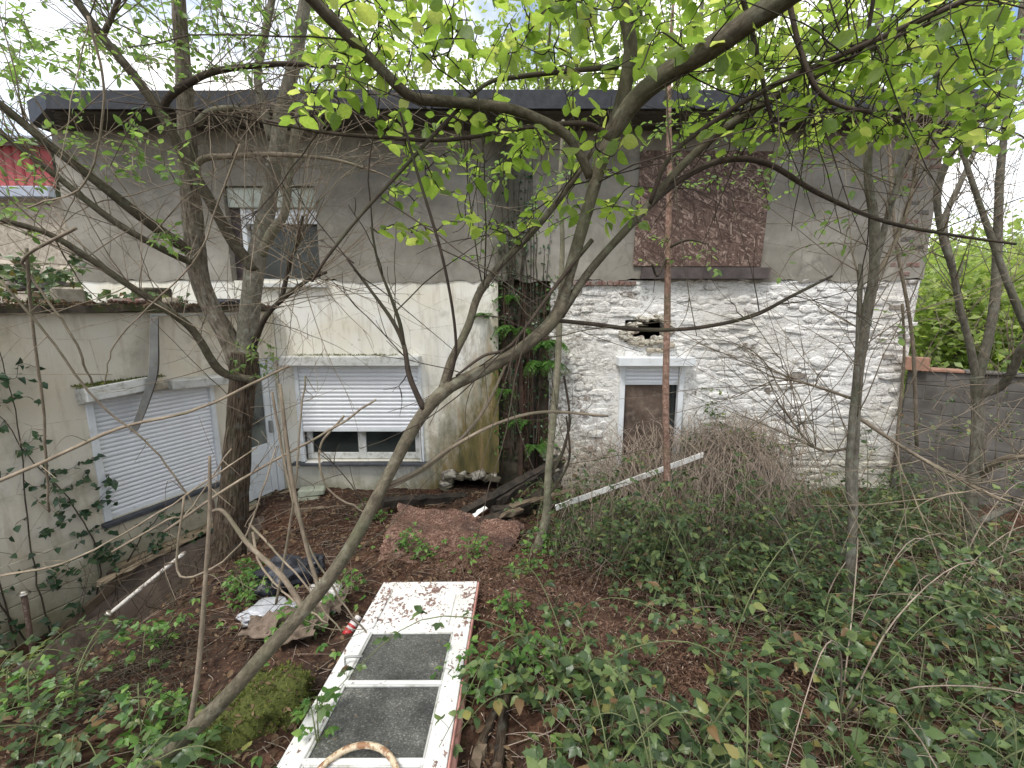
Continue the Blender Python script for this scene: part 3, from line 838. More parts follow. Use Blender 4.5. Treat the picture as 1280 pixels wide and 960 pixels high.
for q, (cx, cz, w, hh, nb) in enumerate(stones):
    V, F = stone_mesh(w, hh, random.choice((.005, .009, .014, .02, .03)) if not nb else random.uniform(.006, .018))
    ta = random.gauss(0, .09); ca, sa = math.cos(ta), math.sin(ta); dzw = .06 * mnoise.noise((cx * 1.1, cz * .8, 2.0))
    V = [(a * ca - c * sa + cx, b + FY + .028, a * sa + c * ca + cz + dzw) for a, b, c in V]
    if q in big:
        mk('stone', V, F, M['stone_bare'] if random.random() < (.03 + .10 * (cx < 1.3)) else M['stone_paint'], stone_root)
    else:
        o_ = len(rest_V); rest_V += V; rest_F += [tuple(k + o_ for k in f) for f in F]
o = mk('small_stone', rest_V, rest_F, M['stone_paint'], stone_root); o['kind'] = 'stuff'
# rim of loose bricks round the hole over the door, brick dressing under the plaster and at the corner
for q in range(15):
    u_ = random.uniform(0, 1)
    bx_, bz_ = (1.68 + u_ * .62, 2.10 + random.random() * .15) if q < 11 else (1.66 + random.random() * .1, 2.3 + random.random() * .1)
    bevel_box('loose_stone', 0, random.uniform(.06, .12), 0, .1, 0, random.uniform(.04, .07), M['rubble'], house, .018, .008).location = (bx_, FY - .05 + random.uniform(0, .04), bz_)
for q in range(26):
    a_ = q / 26 * 6.283; s = random.uniform(.05, .10)
    o = bevel_box('rim_stone', -s, s, -.04, .06, -s * .45, s * .45, M['stone_paint'] if random.random() < .7 else M['stone_bare'], house, .016, .014)
    o.location = (1.94 + math.cos(a_) * .32 + random.uniform(-.02, .02), FY + .02, 2.42 + math.sin(a_) * (.19 if math.cos(a_) > -.3 else .12) + random.uniform(-.02, .02) + .04 * math.cos(a_)); o.rotation_euler = (0, random.uniform(-.4, .4), 0)
for q in range(14):
    bevel_box('brick', .62 + q * .082, .62 + q * .082 + .072, FY - .028, FY + .08, 3.065, 3.125, M['brick'], house, .005, .004).rotation_euler = (0, 0, 0)
for q in range(26):
    zc = 1.9 + q * .118
    for p in range(2):
        if random.random() < .45: continue
        x0 = XR - .50 + p * .235 + (.1 if q % 2 else 0) + random.uniform(-.015, .015)
        bevel_box('brick', x0, min(x0 + .20, XR + .012), FY - random.uniform(.004, .014), FY + .09, zc, zc + .062, (M['brick'] if random.random() < .6 else M['concrete']) if zc > 3.1 else (M['stone_paint'] if random.random() < .75 else M['stone_bare']), house, .006, .006)
# broken plaster at the top right corner
for q in range(5):
    zc = 4.15 + q * .06
    bevel_box('corner_stone', XR - .02, XR + .10 - q * .012, FY + .02, FY + .24, zc, zc + .056, M['concrete'], house, .012, .008)

# --- roller shutters
def slat_mesh(w, h, d=.012):
    a = np.linspace(0, math.pi, 5)
    prof = [(-math.sin(t) * d, h / 2 - h * .92 * k / 4 * 1.0) for k, t in enumerate(a)]
    prof = [(0.004, h/2)] + prof + [(0.004, -h/2)]
    V = [(x, p[0], p[1]) for x in (-w/2, w/2) for p in prof]
    n = len(prof)
    F = [(k, n + k, n + k + 1, k + 1) for k in range(n - 1)]
    me = bpy.data.meshes.new('slat'); me.from_pydata(V, [], F); me.materials.append(M['shutter']); me.update()
    return me
def shutter(parent, x0, x1, ztop, zbot, y, pitch, sag=0.0):
    sh = parent
    me = slat_mesh(x1 - x0, pitch)
    z = ztop - pitch / 2; k = 0
    while z > zbot + pitch * .4:
        o = bpy.data.objects.new('slat', me); col.objects.link(o); o.parent = sh
        o.location = ((x0 + x1) / 2, y + random.uniform(-.001, .001), z); o.rotation_euler = (0, random.uniform(-.0015, .0015), 0)
        z -= pitch; k += 1
    bevel_box('end_slat', x0, x1, y - .012, y + .008, zbot - .01, zbot + .035, M['pvc'], sh, .004)
    return sh

# lower left window
win = empty('window', parent=house)
bevel_box('shutter_box', LW[0] - .13, LW[1] - .0, FY - .17, FY + .06, 1.93, 2.07, M['pvc_dirty'], win, .01, .003)
for xa in (LW[0] + .0, LW[1] - .06): bevel_box('guide_rail', xa, xa + .06, FY - .025, FY + .04, LW[2], 1.929, M['pvc'], win, .005)
shutter(win, LW[0] + .062, LW[1] - .062, 1.925, .93, FY + .005, .061)
mx = (LW[0] + LW[1]) / 2 - .03
for a_ in ((LW[0] + .06, LW[0] + .15, .46, 1.9), (LW[1] - .15, LW[1] - .06, .46, 1.9), (mx - .06, mx + .06, .46, 1.9)):
    bevel_box('frame', a_[0], a_[1], FY + .085, FY + .15, a_[2], a_[3], M['pvc_dirty'], win, .006)
for a_ in ((LW[0] + .15, mx - .06), (mx + .06, LW[1] - .15)):
    bevel_box('frame', a_[0], a_[1], FY + .087, FY + .148, .46, .56, M['pvc_dirty'], win, .006)
    bevel_box('pane', a_[0], a_[1], FY + .112, FY + .118, .56, 1.9, M['glass'], win, .001)
bevel_box('sill', LW[0] - .12, LW[1] + .07, FY - .10, FY + .20, .405, .446, M['slate'], win, .006)
bevel_box('paper_scrap', LW[0] + .08, LW[0] + .32, FY - .07, FY + .02, .447, .453, M['white_plank'], win, .001)
# moss line on the shutter box
# upper window
win = empty('window', parent=house)
bevel_box('shutter_box', UW[0] + .01, UW[1] - .01, FY + .06, FY + .20, 4.13, 4.395, M['shutter_box'], win, .008)
shutter(win, UW[0] + .22, UW[1] - .04, 4.128, 3.93, FY + .13, .05)
bevel_box('guide_rail', UW[0] + .15, UW[0] + .22, FY + .10, FY + .19, 3.11, 4.129, M['pvc'], win, .005)
bevel_box('guide_rail', UW[1] - .042, UW[1] - .004, FY + .10, FY + .19, 3.11, 4.129, M['pvc_dirty'], win, .005)
bevel_box('frame', UW[0] + .225, UW[0] + .31, FY + .195, FY + .25, 3.11, 4.1, M['pvc'], win, .005)
bevel_box('frame', UW[0] + .312, UW[1] - .045, FY + .195, FY + .25, 3.11, 3.17, M['pvc_dirty'], win, .005)
bevel_box('pane', UW[0] + .312, UW[1] - .045, FY + .215, FY + .22, 3.172, 4.1, M['glass'], win, .001)
bevel_box('reveal_post', UW[0] + .004, UW[0] + .148, FY + .12, FY + .28, 3.105, 4.128, M['lead'], win, .004)
bevel_box('sill', UW[0] + .2, UW[1] + .09, FY - .07, FY + .28, 3.035, 3.098, M['pvc_dirty'], win, .006)
# chipboard over the right upper opening
bd = empty('boarded_window', parent=house)
V = [(1.70, FY - .036, 3.33), (3.49, FY - .036, 3.325), (3.53, FY - .036, 4.83), (1.74, FY - .036, 4.84)]
V += [(x, FY - .016, z) for x, y, z in V]
mk('chipboard_sheet', V, [(0, 1, 2, 3), (7, 6, 5, 4), (0, 4, 5, 1), (1, 5, 6, 2), (2, 6, 7, 3), (3, 7, 4, 0)], M['osb'], bd)
v, f = box_vf(1.80, 3.58, FY - .10, FY - .02, 3.15, 3.30)
v = [(x + (0.03 if z > 3.2 else 0), y, z + jag(x * 3, .01, 3)) for x, y, z in v]
mk('sill_board', v, f, M['lead'], bd)
# boarded door
dr = empty('door', parent=house)
bevel_box('shutter_box', DR[0] - .07, DR[1] + .08, FY - .19, FY + .05, 1.93, 2.055, M['pvc'], dr, .008, .002)
for xa in (DR[0] + .0, DR[1] - .075): bevel_box('guide_rail', xa, xa + .075, FY - .03, FY + .06, -.1, 1.929, M['pvc'], dr, .005)
shutter(dr, DR[0] + .077, DR[1] - .077, 1.925, 1.64, FY + .02, .058)
bevel_box('board_panel', DR[0] + .08, DR[1] - .20, FY + .06, FY + .08, -.1, 1.66, M['boarded'], dr, .003)
bevel_box('pane', DR[1] - .19, DR[1] - .08, FY + .09, FY + .10, -.1, 1.66, M['glass'], dr, .001)
bevel_box('frame', DR[1] - .205, DR[1] - .185, FY + .05, FY + .11, -.1, 1.66, M['pipe'], dr, .003)
for q in range(5):
    bevel_box('step_stone', DR[0] + .05 + q * .17, DR[0] + .20 + q * .17, FY - .1, FY + .16, -.2, -.02 + random.uniform(-.03, .03), M['stone_bare'], house, .02, .012)

# ------------------------------------------------------------------ the annex on the left
annex = empty('annex', (CORNER[0], CORNER[1], 0), (0, 0, math.atan2(-ANG[1], -ANG[0])))
tag(annex, 'low flat roofed cream annex with closed roller shutter on the left', 'annex')
def AX(s, out, z):
    """world point: s metres along the annex wall from the house corner, out metres in front of it"""
    return np.array((CORNER[0] + ANG[0]*s + .922*out, CORNER[1] + ANG[1]*s - .388*out, z))
SW = (-2.24, -.958, .52, 1.82)
AD = (-.72, -.03, .02, 2.05)
wall_holes('wall', -4.6, -.0, -1.1, 2.70, [SW, AD], 0, .22, M['annex_render'], annex)
v, f = box_vf(-4.6, -4.3, .23, 3.2, -1.1, 2.69); mk('end_wall', v, f, M['annex_render'], annex)
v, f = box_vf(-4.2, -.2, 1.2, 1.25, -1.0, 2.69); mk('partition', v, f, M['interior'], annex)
V, F = [], []
n = 44
for k in range(n + 1):
    x = -4.7 + 4.66 * k / n
    e = -.09 + jag(x, .07, 5, 7); dz = jag(x, .035, 6, 3)
    V += [(x, e, 2.705 + dz), (x, e + .01, 2.785 + dz + jag(x, .03, 9, 5)), (x, 3.3, 2.80), (x, 3.3, 2.72), (x, .0, 2.703)]
for k in range(n):
    a_, b_ = k * 5, k * 5 + 5
    for p in range(4): F.append((a_ + p, b_ + p, b_ + p + 1, a_ + p + 1))
    F.append((a_ + 4, b_ + 4, b_, a_))
mk('flat_roof', V, F, simple('mossy_felt', (.03, .024, .018), (.10, .08, .06), 14, .95, .9, dirt=(.055, .065, .02), dscale=7, dth=(.5, .6)), annex)
bevel_box('edge_trim', -1.62, -.42, -.15, -.135, 2.66, 2.685, M['alu'], annex, .003)
win = empty('window', parent=annex)
shutter(win, SW[0] + .065, SW[1] - .055, 1.818, .53, .03, .049)
for xa, w in ((SW[0], .063), (SW[1] - .053, .053)): bevel_box('guide_rail', xa, xa + w, -.02, .05, SW[2], 1.819, M['pvc'], win, .004)
o = bevel_box('shutter_box', -.28, .28, -.11, .11, -.075, .075, M['pvc_dirty'], win, .01, .008); o.location = (SW[0] + .22, -.085, 1.905); o.rotation_euler = (R(-9), R(-3.5), R(2))
o = bevel_box('shutter_box', -.32, .32, -.1, .1, -.055, .055, M['pvc_dirty'], win, .01, .008); o.location = (SW[1] - .22, -.075, 1.872); o.rotation_euler = (R(6), R(2.5), R(-1.5))
bevel_box('box_core', SW[0] + .42, SW[1] + .05, -.06, .02, 1.83, 1.90, M['rubble'], win, .01, .006)
bevel_box('sill', SW[0] - .03, SW[1] + .06, -.075, .12, .465, .515, M['slate'], win, .006, .003)
dr = empty('door', parent=annex)
bevel_box('frame', AD[1] - .10, AD[1], .03, .11, AD[2], AD[3], M['pvc'], dr, .005)
bevel_box('frame', AD[0], AD[0] + .09, .03, .11, AD[2], AD[3], M['pvc'], dr, .005)
bevel_box('frame', AD[0] + .09, AD[1] - .10, .032, .108, AD[3] - .08, AD[3], M['pvc'], dr, .005)
for a_ in ((AD[0] + .095, AD[0] + .18), (AD[1] - .20, AD[1] - .105)): bevel_box('leaf_stile', a_[0], a_[1], .045, .10, AD[2] + .02, AD[3] - .085, M['pvc'], dr, .005)
bevel_box('leaf_panel', AD[0] + .18, AD[1] - .20, .055, .09, AD[2] + .02, .80, M['pvc'], dr, .008)
bevel_box('raised_panel', AD[0] + .22, AD[1] - .24, .047, .056, .12, .70, M['pvc'], dr, .008)
bevel_box('pane', AD[0] + .18, AD[1] - .20, .068, .075, .80, AD[3] - .085, M['glass_door'], dr, .001)
bevel_box('handle', AD[1] - .17, AD[1] - .145, -.005, .046, .95, 1.13, M['alu'], dr, .005)
# siding lines under the shutter: shallow boards
for k in range(7):
    zc = -.98 + k * .205
    bevel_box('siding_board', -4.55, -2.36, -.016 - .002 * (k % 2), -.001, zc, zc + .198, M['annex_render'], annex, .005, .002)
for k in range(2):
    zc = .02 + k * .215
    bevel_box('siding_board', -2.355, -.80, -.016, -.001, zc, zc + .205, M['annex_render'], annex, .005, .002)
bevel_box('door_sill', -2.22, -.02, -.10, -.018, -.02, .018, M['timber'], annex, .005, .004)
bevel_box('foundation', -2.3, -.05, -.03, .2, -1.0, -.021, M['brown_slab'], annex, .02)
# ------------------------------------------------------------------ garden wall of concrete blocks, far right
gw0 = np.array((5.72, 6.28)); gwd = norm(np.array((.80, -.60)))
gwall = empty('garden_wall', (gw0[0], gw0[1], 0), (0, 0, math.atan2(gwd[1], gwd[0])))
tag(gwall, 'grey concrete block garden wall joined to the corner of the house', 'wall')
v, f = box_vf(.006, 3.6, .004, .16, -.4, 1.86); mk('joint_core', v, f, M['concrete_joint'], gwall)
for r_ in range(11):
    x = -.2 if r_ % 2 else 0.0
    zc = -.38 + r_ * .205
    while x < 3.6:
        x0, x1 = max(x, 0), min(x + .392, 3.62)
        top = zc + .195
        if r_ == 10 and x > 1.3 and random.random() < .7: x += .4; continue
        if x1 - x0 > .05: bevel_box('block', x0, x1, random.uniform(-.004, .0), .18, zc, top, M['concrete'], gwall, .006, .002)
        x += .4
bevel_box('cap_brick', -.06, .20, -.09, .13, 1.872, 2.06, M['terracotta'], gwall, .008, .005)
for k in range(4): bevel_box('coping', .21 + k * .36, .56 + k * .36, -.04, .21, 1.872, 1.91, M['terracotta'] if k == 0 else M['concrete'], gwall, .008, .005)

# ------------------------------------------------------------------ neighbour building, far left, behind
nb = empty('neighbour_building', (-12.0, 10.0, 0))
tag(nb, 'red clad neighbouring building with blue grey edge trim', 'building')
v, f = box_vf(-6, 2.2, .1, 6, -.5, 5.12); mk('wall', v, f, M['rubble'], nb)
me_rib = None
for k in range(42):
    x = -6 + k * .195
    o = bevel_box('cladding_rib', x, x + .185, 0, .1, 5.3, 6.9 - .035 * abs(k - 20), M['red_clad'], nb, .03)
bevel_box('lower_trim', -6, 2.22, -.16, .0, 5.06, 5.29, M['blue_grey'], nb, .02)
V, F = box_vf(-6.2, 2.4, -.3, 6.2, 6.32, 6.42)
V = [(x, y, z + .6 - .035 / .195 * abs(x + 2.1)) for x, y, z in V]
mk('roof', V, F, M['blue_grey'], nb)

# ------------------------------------------------------------------ trees: growth helpers
def limb(tb, pts, k=9, bump=.05, n=6, wob=0.0):
    """pts: (u, v, Y, width in photo pixels)"""
    P = np.array([W(u, v, Y) for u, v, Y, w in pts])
    r = np.array([px(w, v, Y) / 2 for u, v, Y, w in pts])
    C = catmull(P, n); rr = catmull(np.stack([r, r, r], -1), n)[:, 0]
    if wob: C = C + rng.normal(0, wob, C.shape) * np.linspace(0, 1, len(C))[:, None]
    tb.add(C, np.maximum(rr, .0008), k, bump)
    return C, rr
def part_limb(name, parent, pts, mat, k=10, bump=.05, n=6):
    tb = Tubes(); C, rr = limb(tb, pts, k, bump, n); tb.build(name, mat, parent)
    return C
def targets(regs):
    out = []
    for u0, u1, v0, v1, y0, y1, n in regs:
        for _ in range(n):
            out.append(W(random.uniform(u0, u1), random.uniform(v0, v1), random.uniform(y0, y1)))
    return np.array(out)
def grow(tb, skel, tg, lift=.12, r0=.0045, step=7, k=5, maxd=2.5, jit=.05):
    """join every target point to the nearest wood with a curved twig; returns the twigs"""
    S = np.vstack(skel); tw = []
    d = np.array([np.min(np.linalg.norm(S - t, axis=1)) for t in tg])
    for q in np.argsort(d):
        t = tg[q]
        dd = np.linalg.norm(S - t, axis=1)
        a = S[np.argmin(dd)]; L = dd.min()
        if L > maxd or L < .03: continue
        side = rng.normal(0, jit, 3) * L * 2
        mid = (a + t) / 2 + np.array((0, 0, lift * L)) + side
        q1 = a * .75 + t * .25 + np.array((0, 0, lift * .7 * L)) + side * .8 + rng.normal(0, .02, 3) * L
        C = catmull(np.array([a, q1, mid, t * .8 + mid * .2 + rng.normal(0, .03, 3) * L, t]), 3)
        ra = min(r0 * (.6 + 1.1 * L), .013)
        tb.add(C, np.linspace(ra, .0017, len(C)), k, 0.0)
        tw.append(C); S = np.vstack([S, C[3:]])
    return tw
def leaf_on(tw, spacing, size, droop=.25, start=.25, upj=.35):
    pos, xd, up, sz = [], [], [], []
    for C in tw:
        L = np.linalg.norm(np.diff(C, axis=0), axis=1); arc = np.concatenate([[0], np.cumsum(L)])
        tot = arc[-1]; s = max(start * tot, tot - .75); sd = 1
        while s <= tot + 1e-6:
            p = np.array([np.interp(s, arc, C[:, a]) for a in range(3)])
            i = min(np.searchsorted(arc, s), len(C) - 1); t = norm(C[i] - C[max(i - 1, 0)])
            h = norm(np.cross(t, (0, 0, 1.0)) + 1e-6)
            d = t * random.uniform(.2, .8) + h * sd * random.uniform(.6, 1.1) + np.array((0, 0, random.uniform(-droop * 1.6, droop * .5)))
            pos.append(p + norm(d) * .008); xd.append(d); up.append(np.array((0, 0, 1)) + rng.normal(0, upj, 3))
            sz.append(random.uniform(*size) * (1.0 if s < tot * .9 else .8))
            sd = -sd; s += spacing * random.uniform(.7, 1.3)
        pos.append(C[-1]); xd.append(norm(C[-1] - C[-2]) + np.array((0, 0, -droop))); up.append(np.array((0, 0, 1)) + rng.normal(0, upj, 3)); sz.append(random.uniform(*size))
    return np.array(pos), np.array(xd), np.array(up), np.array(sz)
def whips(tb, skel, n, Lr=(.4, 1.2), r=.0036, up=.25, tmax=None):
    """long thin bare shoots leaving the wood at an angle, with side shoots"""
    for _ in range(n):
        S = skel[random.randrange(len(skel))]; i = random.randrange(len(S) // 4, len(S) - 1)
        t = norm(S[i + 1] - S[i]); d = norm(t * random.uniform(.3, 1.0) + rng.normal(0, .55, 3) + np.array((0, 0, up * random.uniform(-.6, 1.0))))
        L = random.uniform(*Lr); bend = rng.normal(0, .28, 3); m = 9
        s = np.linspace(0, 1, m)[:, None]
        C = S[i] + d * s * L + bend * (s ** 2) * L * .5 + np.cumsum(rng.normal(0, .007, (m, 3)), 0) * L
        if np.linalg.norm(C - CAM, axis=1).min() < 1.15: continue
        tb.add(C, np.linspace(r * (.6 + .5 * L), .0015, m), 5)
        for _k in range(random.randrange(1, 5)):
            j = random.randrange(2, m - 1); dd = norm(norm(C[j] - C[j - 1]) + rng.normal(0, .5, 3)); l2 = L * random.uniform(.15, .45)
            D = C[j] + dd * np.linspace(0, 1, 6)[:, None] * l2 + rng.normal(0, .2, 3) * (np.linspace(0, 1, 6)[:, None] ** 2) * l2
            tb.add(D, np.linspace(r * .5, .0012, 6), 4, cap=False)
CAM = np.array((0, 0, EYE))
def keep_clear(L, dmin):
    m = np.linalg.norm(L[0] - CAM, axis=1) > dmin
    return tuple(a[m] for a in L)

# ------------------------------------------------------------------ the leaning tree across the picture
lean = empty('leaning_tree', tuple(W(178, 968, 1.66)))
tag(lean, 'slender smooth barked tree leaning right across the garden with broad bright leaves', 'tree')
lean_inv = lean.location.copy()
class Under:
    """children keep world coordinates"""
def sub(o, root):
    o.matrix_parent_inverse = Matrix.Translation(root.location).inverted(); return o
def plimb(root, name, pts, mat, k=10, bump=.04, n=6):
    tb = Tubes(); C, rr = limb(tb, pts, k, bump, n); sub(tb.build(name, mat, root), root); return C
BL = M['bark_lean']
sk = []
sk.append(plimb(lean, 'trunk', [(150,990,1.64,26),(178,965,1.66,22),(260,895,1.68,19.5),(330,818,1.70,18),(395,745,1.74,17),(440,680,1.78,16),(480,605,1.82,15),(520,530,1.86,15.5),(556,488,1.9,16.5),(600,465,1.92,15),(650,437,1.95,15),(695,395,1.98,17),(712,340,2.0,15),(735,260,2.0,15.5),(752,200,2.0,17),(768,160,2.0,20)], BL, 14, .035))
sk.append(plimb(lean, 'limb', [(760,176,2.0,20),(790,130,1.95,23),(830,95,1.88,25),(880,65,1.78,26),(940,25,1.68,27),(985,-5,1.6,27),(1060,-60,1.5,26),(1180,-160,1.4,20)], BL, 12))
sk.append(plimb(lean, 'limb', [(762,178,2.0,20),(778,125,2.0,18),(788,60,1.97,17),(778,5,1.95,16),(768,-60,1.9,14),(770,-200,1.8,9)], BL, 10))
sk.append(plimb(lean, 'limb', [(700,395,1.98,11),(740,335,2.02,10),(800,268,2.06,10),(860,200,2.1,10),(925,147,2.12,10),(1035,85,2.1,10),(1120,45,2.05,12),(1200,5,2.0,11),(1300,-50,1.9,9)], BL, 10))
sk.append(plimb(lean, 'limb', [(738,222,2.0,12),(722,188,1.98,11),(700,163,1.95,12),(640,137,1.9,12),(560,127,1.82,13),(515,121,1.76,13),(480,90,1.7,13),(440,50,1.64,14),(400,10,1.58,15),(370,-25,1.52,15),(300,-110,1.4,12)], BL, 10))
sk.append(plimb(lean, 'limb', [(553,486,1.9,11),(565,450,1.93,11),(585,408,1.98,10),(598,369,2.02,10),(622,335,2.06,9),(670,285,2.1,8),(712,232,2.1,7),(740,190,2.1,5)], BL, 8))
sk.append(plimb(lean, 'branch', [(757,165,2.0,7),(730,155,1.98,7),(690,156,1.95,6),(640,162,1.92,6),(560,175,1.88,5),(480,172,1.85,5),(400,165,1.8,4),(330,150,1.75,3)], M['twig_brown'], 7))
sk.append(plimb(lean, 'branch', [(773,83,1.97,7),(720,88,1.95,6),(640,97,1.9,6),(605,107,1.88,5),(560,150,1.85,5),(500,215,1.8,5),(450,270,1.75,4),(410,320,1.7,4),(390,352,1.7,3)], M['twig_brown'], 7))
sk.append(plimb(lean, 'branch', [(530,512,1.86,8),(512,470,1.88,7),(505,432,1.9,6),(490,400,1.92,5),(465,365,1.92,4),(435,325,1.92,3)], M['twig_brown'], 7))
sk.append(plimb(lean, 'branch', [(505,432,1.9,5),(500,405,1.88,5),(488,370,1.86,4),(473,330,1.84,3),(464,284,1.82,3)], M['twig_brown'], 6))
sk.append(plimb(lean, 'branch', [(560,484,1.9,5),(570,430,1.86,4),(555,330,1.8,4),(520,210,1.75,4),(500,140,1.72,3)], M['twig_brown'], 6))
sk.append(plimb(lean, 'branch', [(740,300,2.0,6),(700,350,1.95,5),(640,430,1.9,4),(604,445,1.88,4),(570,470,1.86,3)], M['twig_brown'], 6))
sk.append(plimb(lean, 'branch', [(690,400,1.98,6),(740,405,2.1,6),(800,412,2.2,6),(870,410,2.3,5),(940,395,2.4,5),(990,370,2.5,4),(1040,345,2.55,3)], M['twig_brown'], 6))
sk.append(plimb(lean, 'branch', [(800,268,2.06,8),(850,225,2.1,8),(905,200,2.1,8),(960,205,2.15,7),(1020,240,2.2,6),(1100,275,2.25,5),(1180,292,2.3,4),(1270,305,2.3,3)], M['twig_brown'], 7))
sk.append(plimb(lean, 'branch', [(812,255,2.06,6),(835,200,2.0,6),(880,160,1.95,6),(960,110,1.9,7),(1060,65,1.85,7),(1150,25,1.8,7),(1240,-15,1.75,7)], M['twig_brown'], 7))
sk.append(plimb(lean, 'branch', [(985,-5,1.87,7),(1000,60,1.85,6),(1020,110,1.85,6),(1050,132,1.88,5),(1090,140,1.95,4)], M['twig_brown'], 7))
sk.append(plimb(lean, 'branch', [(1095,-20,1.8,5),(1078,60,1.85,4),(1040,80,1.88,4)], M['twig_brown'], 6))
sk.append(plimb(lean, 'branch', [(920,-30,1.8,7),(940,40,1.85,6),(955,110,1.9,5),(968,165,1.95,4)], M['twig_brown'], 6))
sk.append(plimb(lean, 'branch', [(236,914,1.68,7),(245,860,1.70,6.5),(252,790,1.73,6),(257,720,1.76,5),(262,640,1.78,4.5),(262,570,1.8,3.5)], M['twig_tan'], 7))
sk.append(plimb(lean, 'branch', [(470,612,1.82,5),(520,590,1.9,5),(560,562,1.95,5),(620,530,2.0,4),(680,515,2.1,4),(760,520,2.2,3)], M['twig_tan'], 6))
sk.append(plimb(lean, 'branch', [(470,618,1.82,5),(540,580,1.95,4),(600,520,2.05,4),(640,440,2.15,3)], M['twig_tan'], 6))
sk.append(plimb(lean, 'branch', [(380,762,1.73,8),(352,720,1.8,7),(310,680,1.9,6),(280,640,1.95,5),(262,640,1.95,4)], M['twig_tan'], 6))
sk.append(plimb(lean, 'branch', [(400,740,1.75,6),(385,690,1.8,5),(365,600,1.85,5),(350,480,1.9,4)], M['twig_tan'], 6))
wood = [C for C in sk if C[:, 2].max() > 3.0]
tw_bm = Tubes()
tgt = targets([(780,1270,-50,90,1.65,2.9,300),(840,1260,70,185,1.8,3.0,200),(1000,1280,10,190,2.0,3.0,110),(480,800,120,300,1.75,2.6,120),(400,800,-40,100,1.55,2.5,170),(370,480,60,150,1.55,2.1,26),(200,1300,-420,-40,1.3,3.2,140)])
tw = grow(tw_bm, wood, tgt, .06, .0042, jit=.09)
L = keep_clear(leaf_on(tw, .042, (.036, .080), .3, .3, .65), 1.35)
dist = np.linalg.norm(L[0] - CAM, axis=1)
# leaves in the frame that show largest become single parts
rel = L[0] - CAM
zc = rel @ np.array((0, CP, -SP)); uu = 640 + 550 * rel[:, 0] / np.maximum(zc, .01); vv = 480 - 550 * (rel @ np.array((0, SP, CP))) / np.maximum(zc, .01)
inf = (zc > .1) & (uu > 0) & (uu < 1280) & (vv > 0) & (vv < 960)
score = np.where(inf, L[3] / dist, 0)
single = np.argsort(-score)[:300]
rest = np.setdiff1d(np.arange(len(dist)), single)
sub(leaves_obj('foliage', *[a[rest] for a in L], M['leaf_canopy'], lean, 'oval', 1.05), lean)
leaf_me = []
for q in range(10):
    TV, TF = LV['oval'][q % 5]
    o = fast('leaf', TV, TF, M['leaf_canopy'], None, True, rnd=np.full(len(TF), (q * 7 % 10 + .5) / 10), uv=TV[TF][:, :, :2].reshape(-1, 2)); leaf_me.append(o.data); bpy.data.objects.remove(o)
MM = frames(L[1], L[2], L[3], 1.05)
for q in single:
    o = bpy.data.objects.new('leaf', random.choice(leaf_me)); col.objects.link(o); o.parent = lean
    m4 = Matrix(MM[q].tolist()).to_4x4(); m4.translation = L[0][q]
    sub(o, lean); o.matrix_basis = m4
# bare twigs
whips(tw_bm, sk[:6] + sk[6:18], 120, (.3, .95), .0034)
o = sub(tw_bm.build('twigs', M['twig_brown'], lean), lean); o['kind'] = 'stuff'

# ------------------------------------------------------------------ the big forked tree before the annex
fork = empty('forked_tree', tuple(W(285, 712, 4.3)))
tag(fork, 'thick rough barked tree forking into two stems in front of the annex door', 'tree')
BK = M['bark_left']
M['bark_stem'] = bark('bark_stem', [(.34, (.06, .048, .036)), (.5, (.155, .128, .098)), (.68, (.27, .235, .19))], 48, .2, .8, (.24, .23, .19), .012)
sk = []
sk.append(plimb(fork, 'trunk', [(266,790,4.2,80),(276,745,4.26,60),(284,710,4.3,44),(290,650,4.3,36),(296,570,4.3,31),(302,500,4.3,29),(305,460,4.3,32),(306,440,4.3,30)], BK, 18, .05, 7))
sk.append(plimb(fork, 'stem', [(300,458,4.3,24),(284,420,4.3,22),(264,385,4.3,21),(249,345,4.3,22),(243,300,4.28,23),(238,240,4.25,22),(234,170,4.2,20),(230,100,4.15,18),(226,40,4.1,16),(222,-20,4.05,15),(215,-120,4.0,12)], M['bark_stem'], 14, .05))
sk.append(plimb(fork, 'stem', [(306,458,4.3,26),(311,400,4.32,23),(317,345,4.35,23),(326,300,4.37,22),(338,240,4.4,18),(345,190,4.42,17),(355,130,4.42,17),(370,70,4.4,15),(382,0,4.35,14),(395,-70,4.3,12)], M['bark_grey'], 14, .05))
sk.append(plimb(fork, 'branch', [(326,318,4.34,12),(340,290,4.28,12),(356,266,4.22,10),(361,225,4.2,9),(366,180,4.2,9),(375,140,4.2,8),(385,118,4.2,7)], M['bark_pale'], 9))
sk.append(plimb(fork, 'branch', [(340,175,4.42,11),(328,130,4.42,10),(322,95,4.42,9),(330,50,4.4,9),(342,-10,4.4,8)], M['bark_grey'], 9))
sk.append(plimb(fork, 'branch', [(318,338,4.32,15),(290,300,4.2,14),(262,250,4.08,13),(235,205,3.98,13),(205,148,3.85,12),(170,98,3.75,11),(130,48,3.65,10),(92,-5,3.55,9),(60,-60,3.45,8)], M['bark_lean'], 10))
sk.append(plimb(fork, 'branch', [(243,318,4.26,13),(205,292,4.1,13),(160,258,3.9,12),(115,222,3.75,11),(60,180,3.6,10),(0,130,3.45,9),(-60,90,3.3,8)], M['bark_lean'], 10))
sk.append(plimb(fork, 'branch', [(243,330,4.26,9),(200,310,4.0,8),(140,275,3.8,8),(70,220,3.6,7),(0,165,3.4,6)], M['bark_lean'], 8))
sk.append(plimb(fork, 'branch', [(318,475,4.2,10),(290,470,4.1,10),(270,458,4.0,10),(240,412,3.85,9),(205,385,3.7,9),(160,356,3.55,8),(110,322,3.4,8),(60,292,3.25,7),(0,274,3.1,6)], M['bark_lean'], 9))
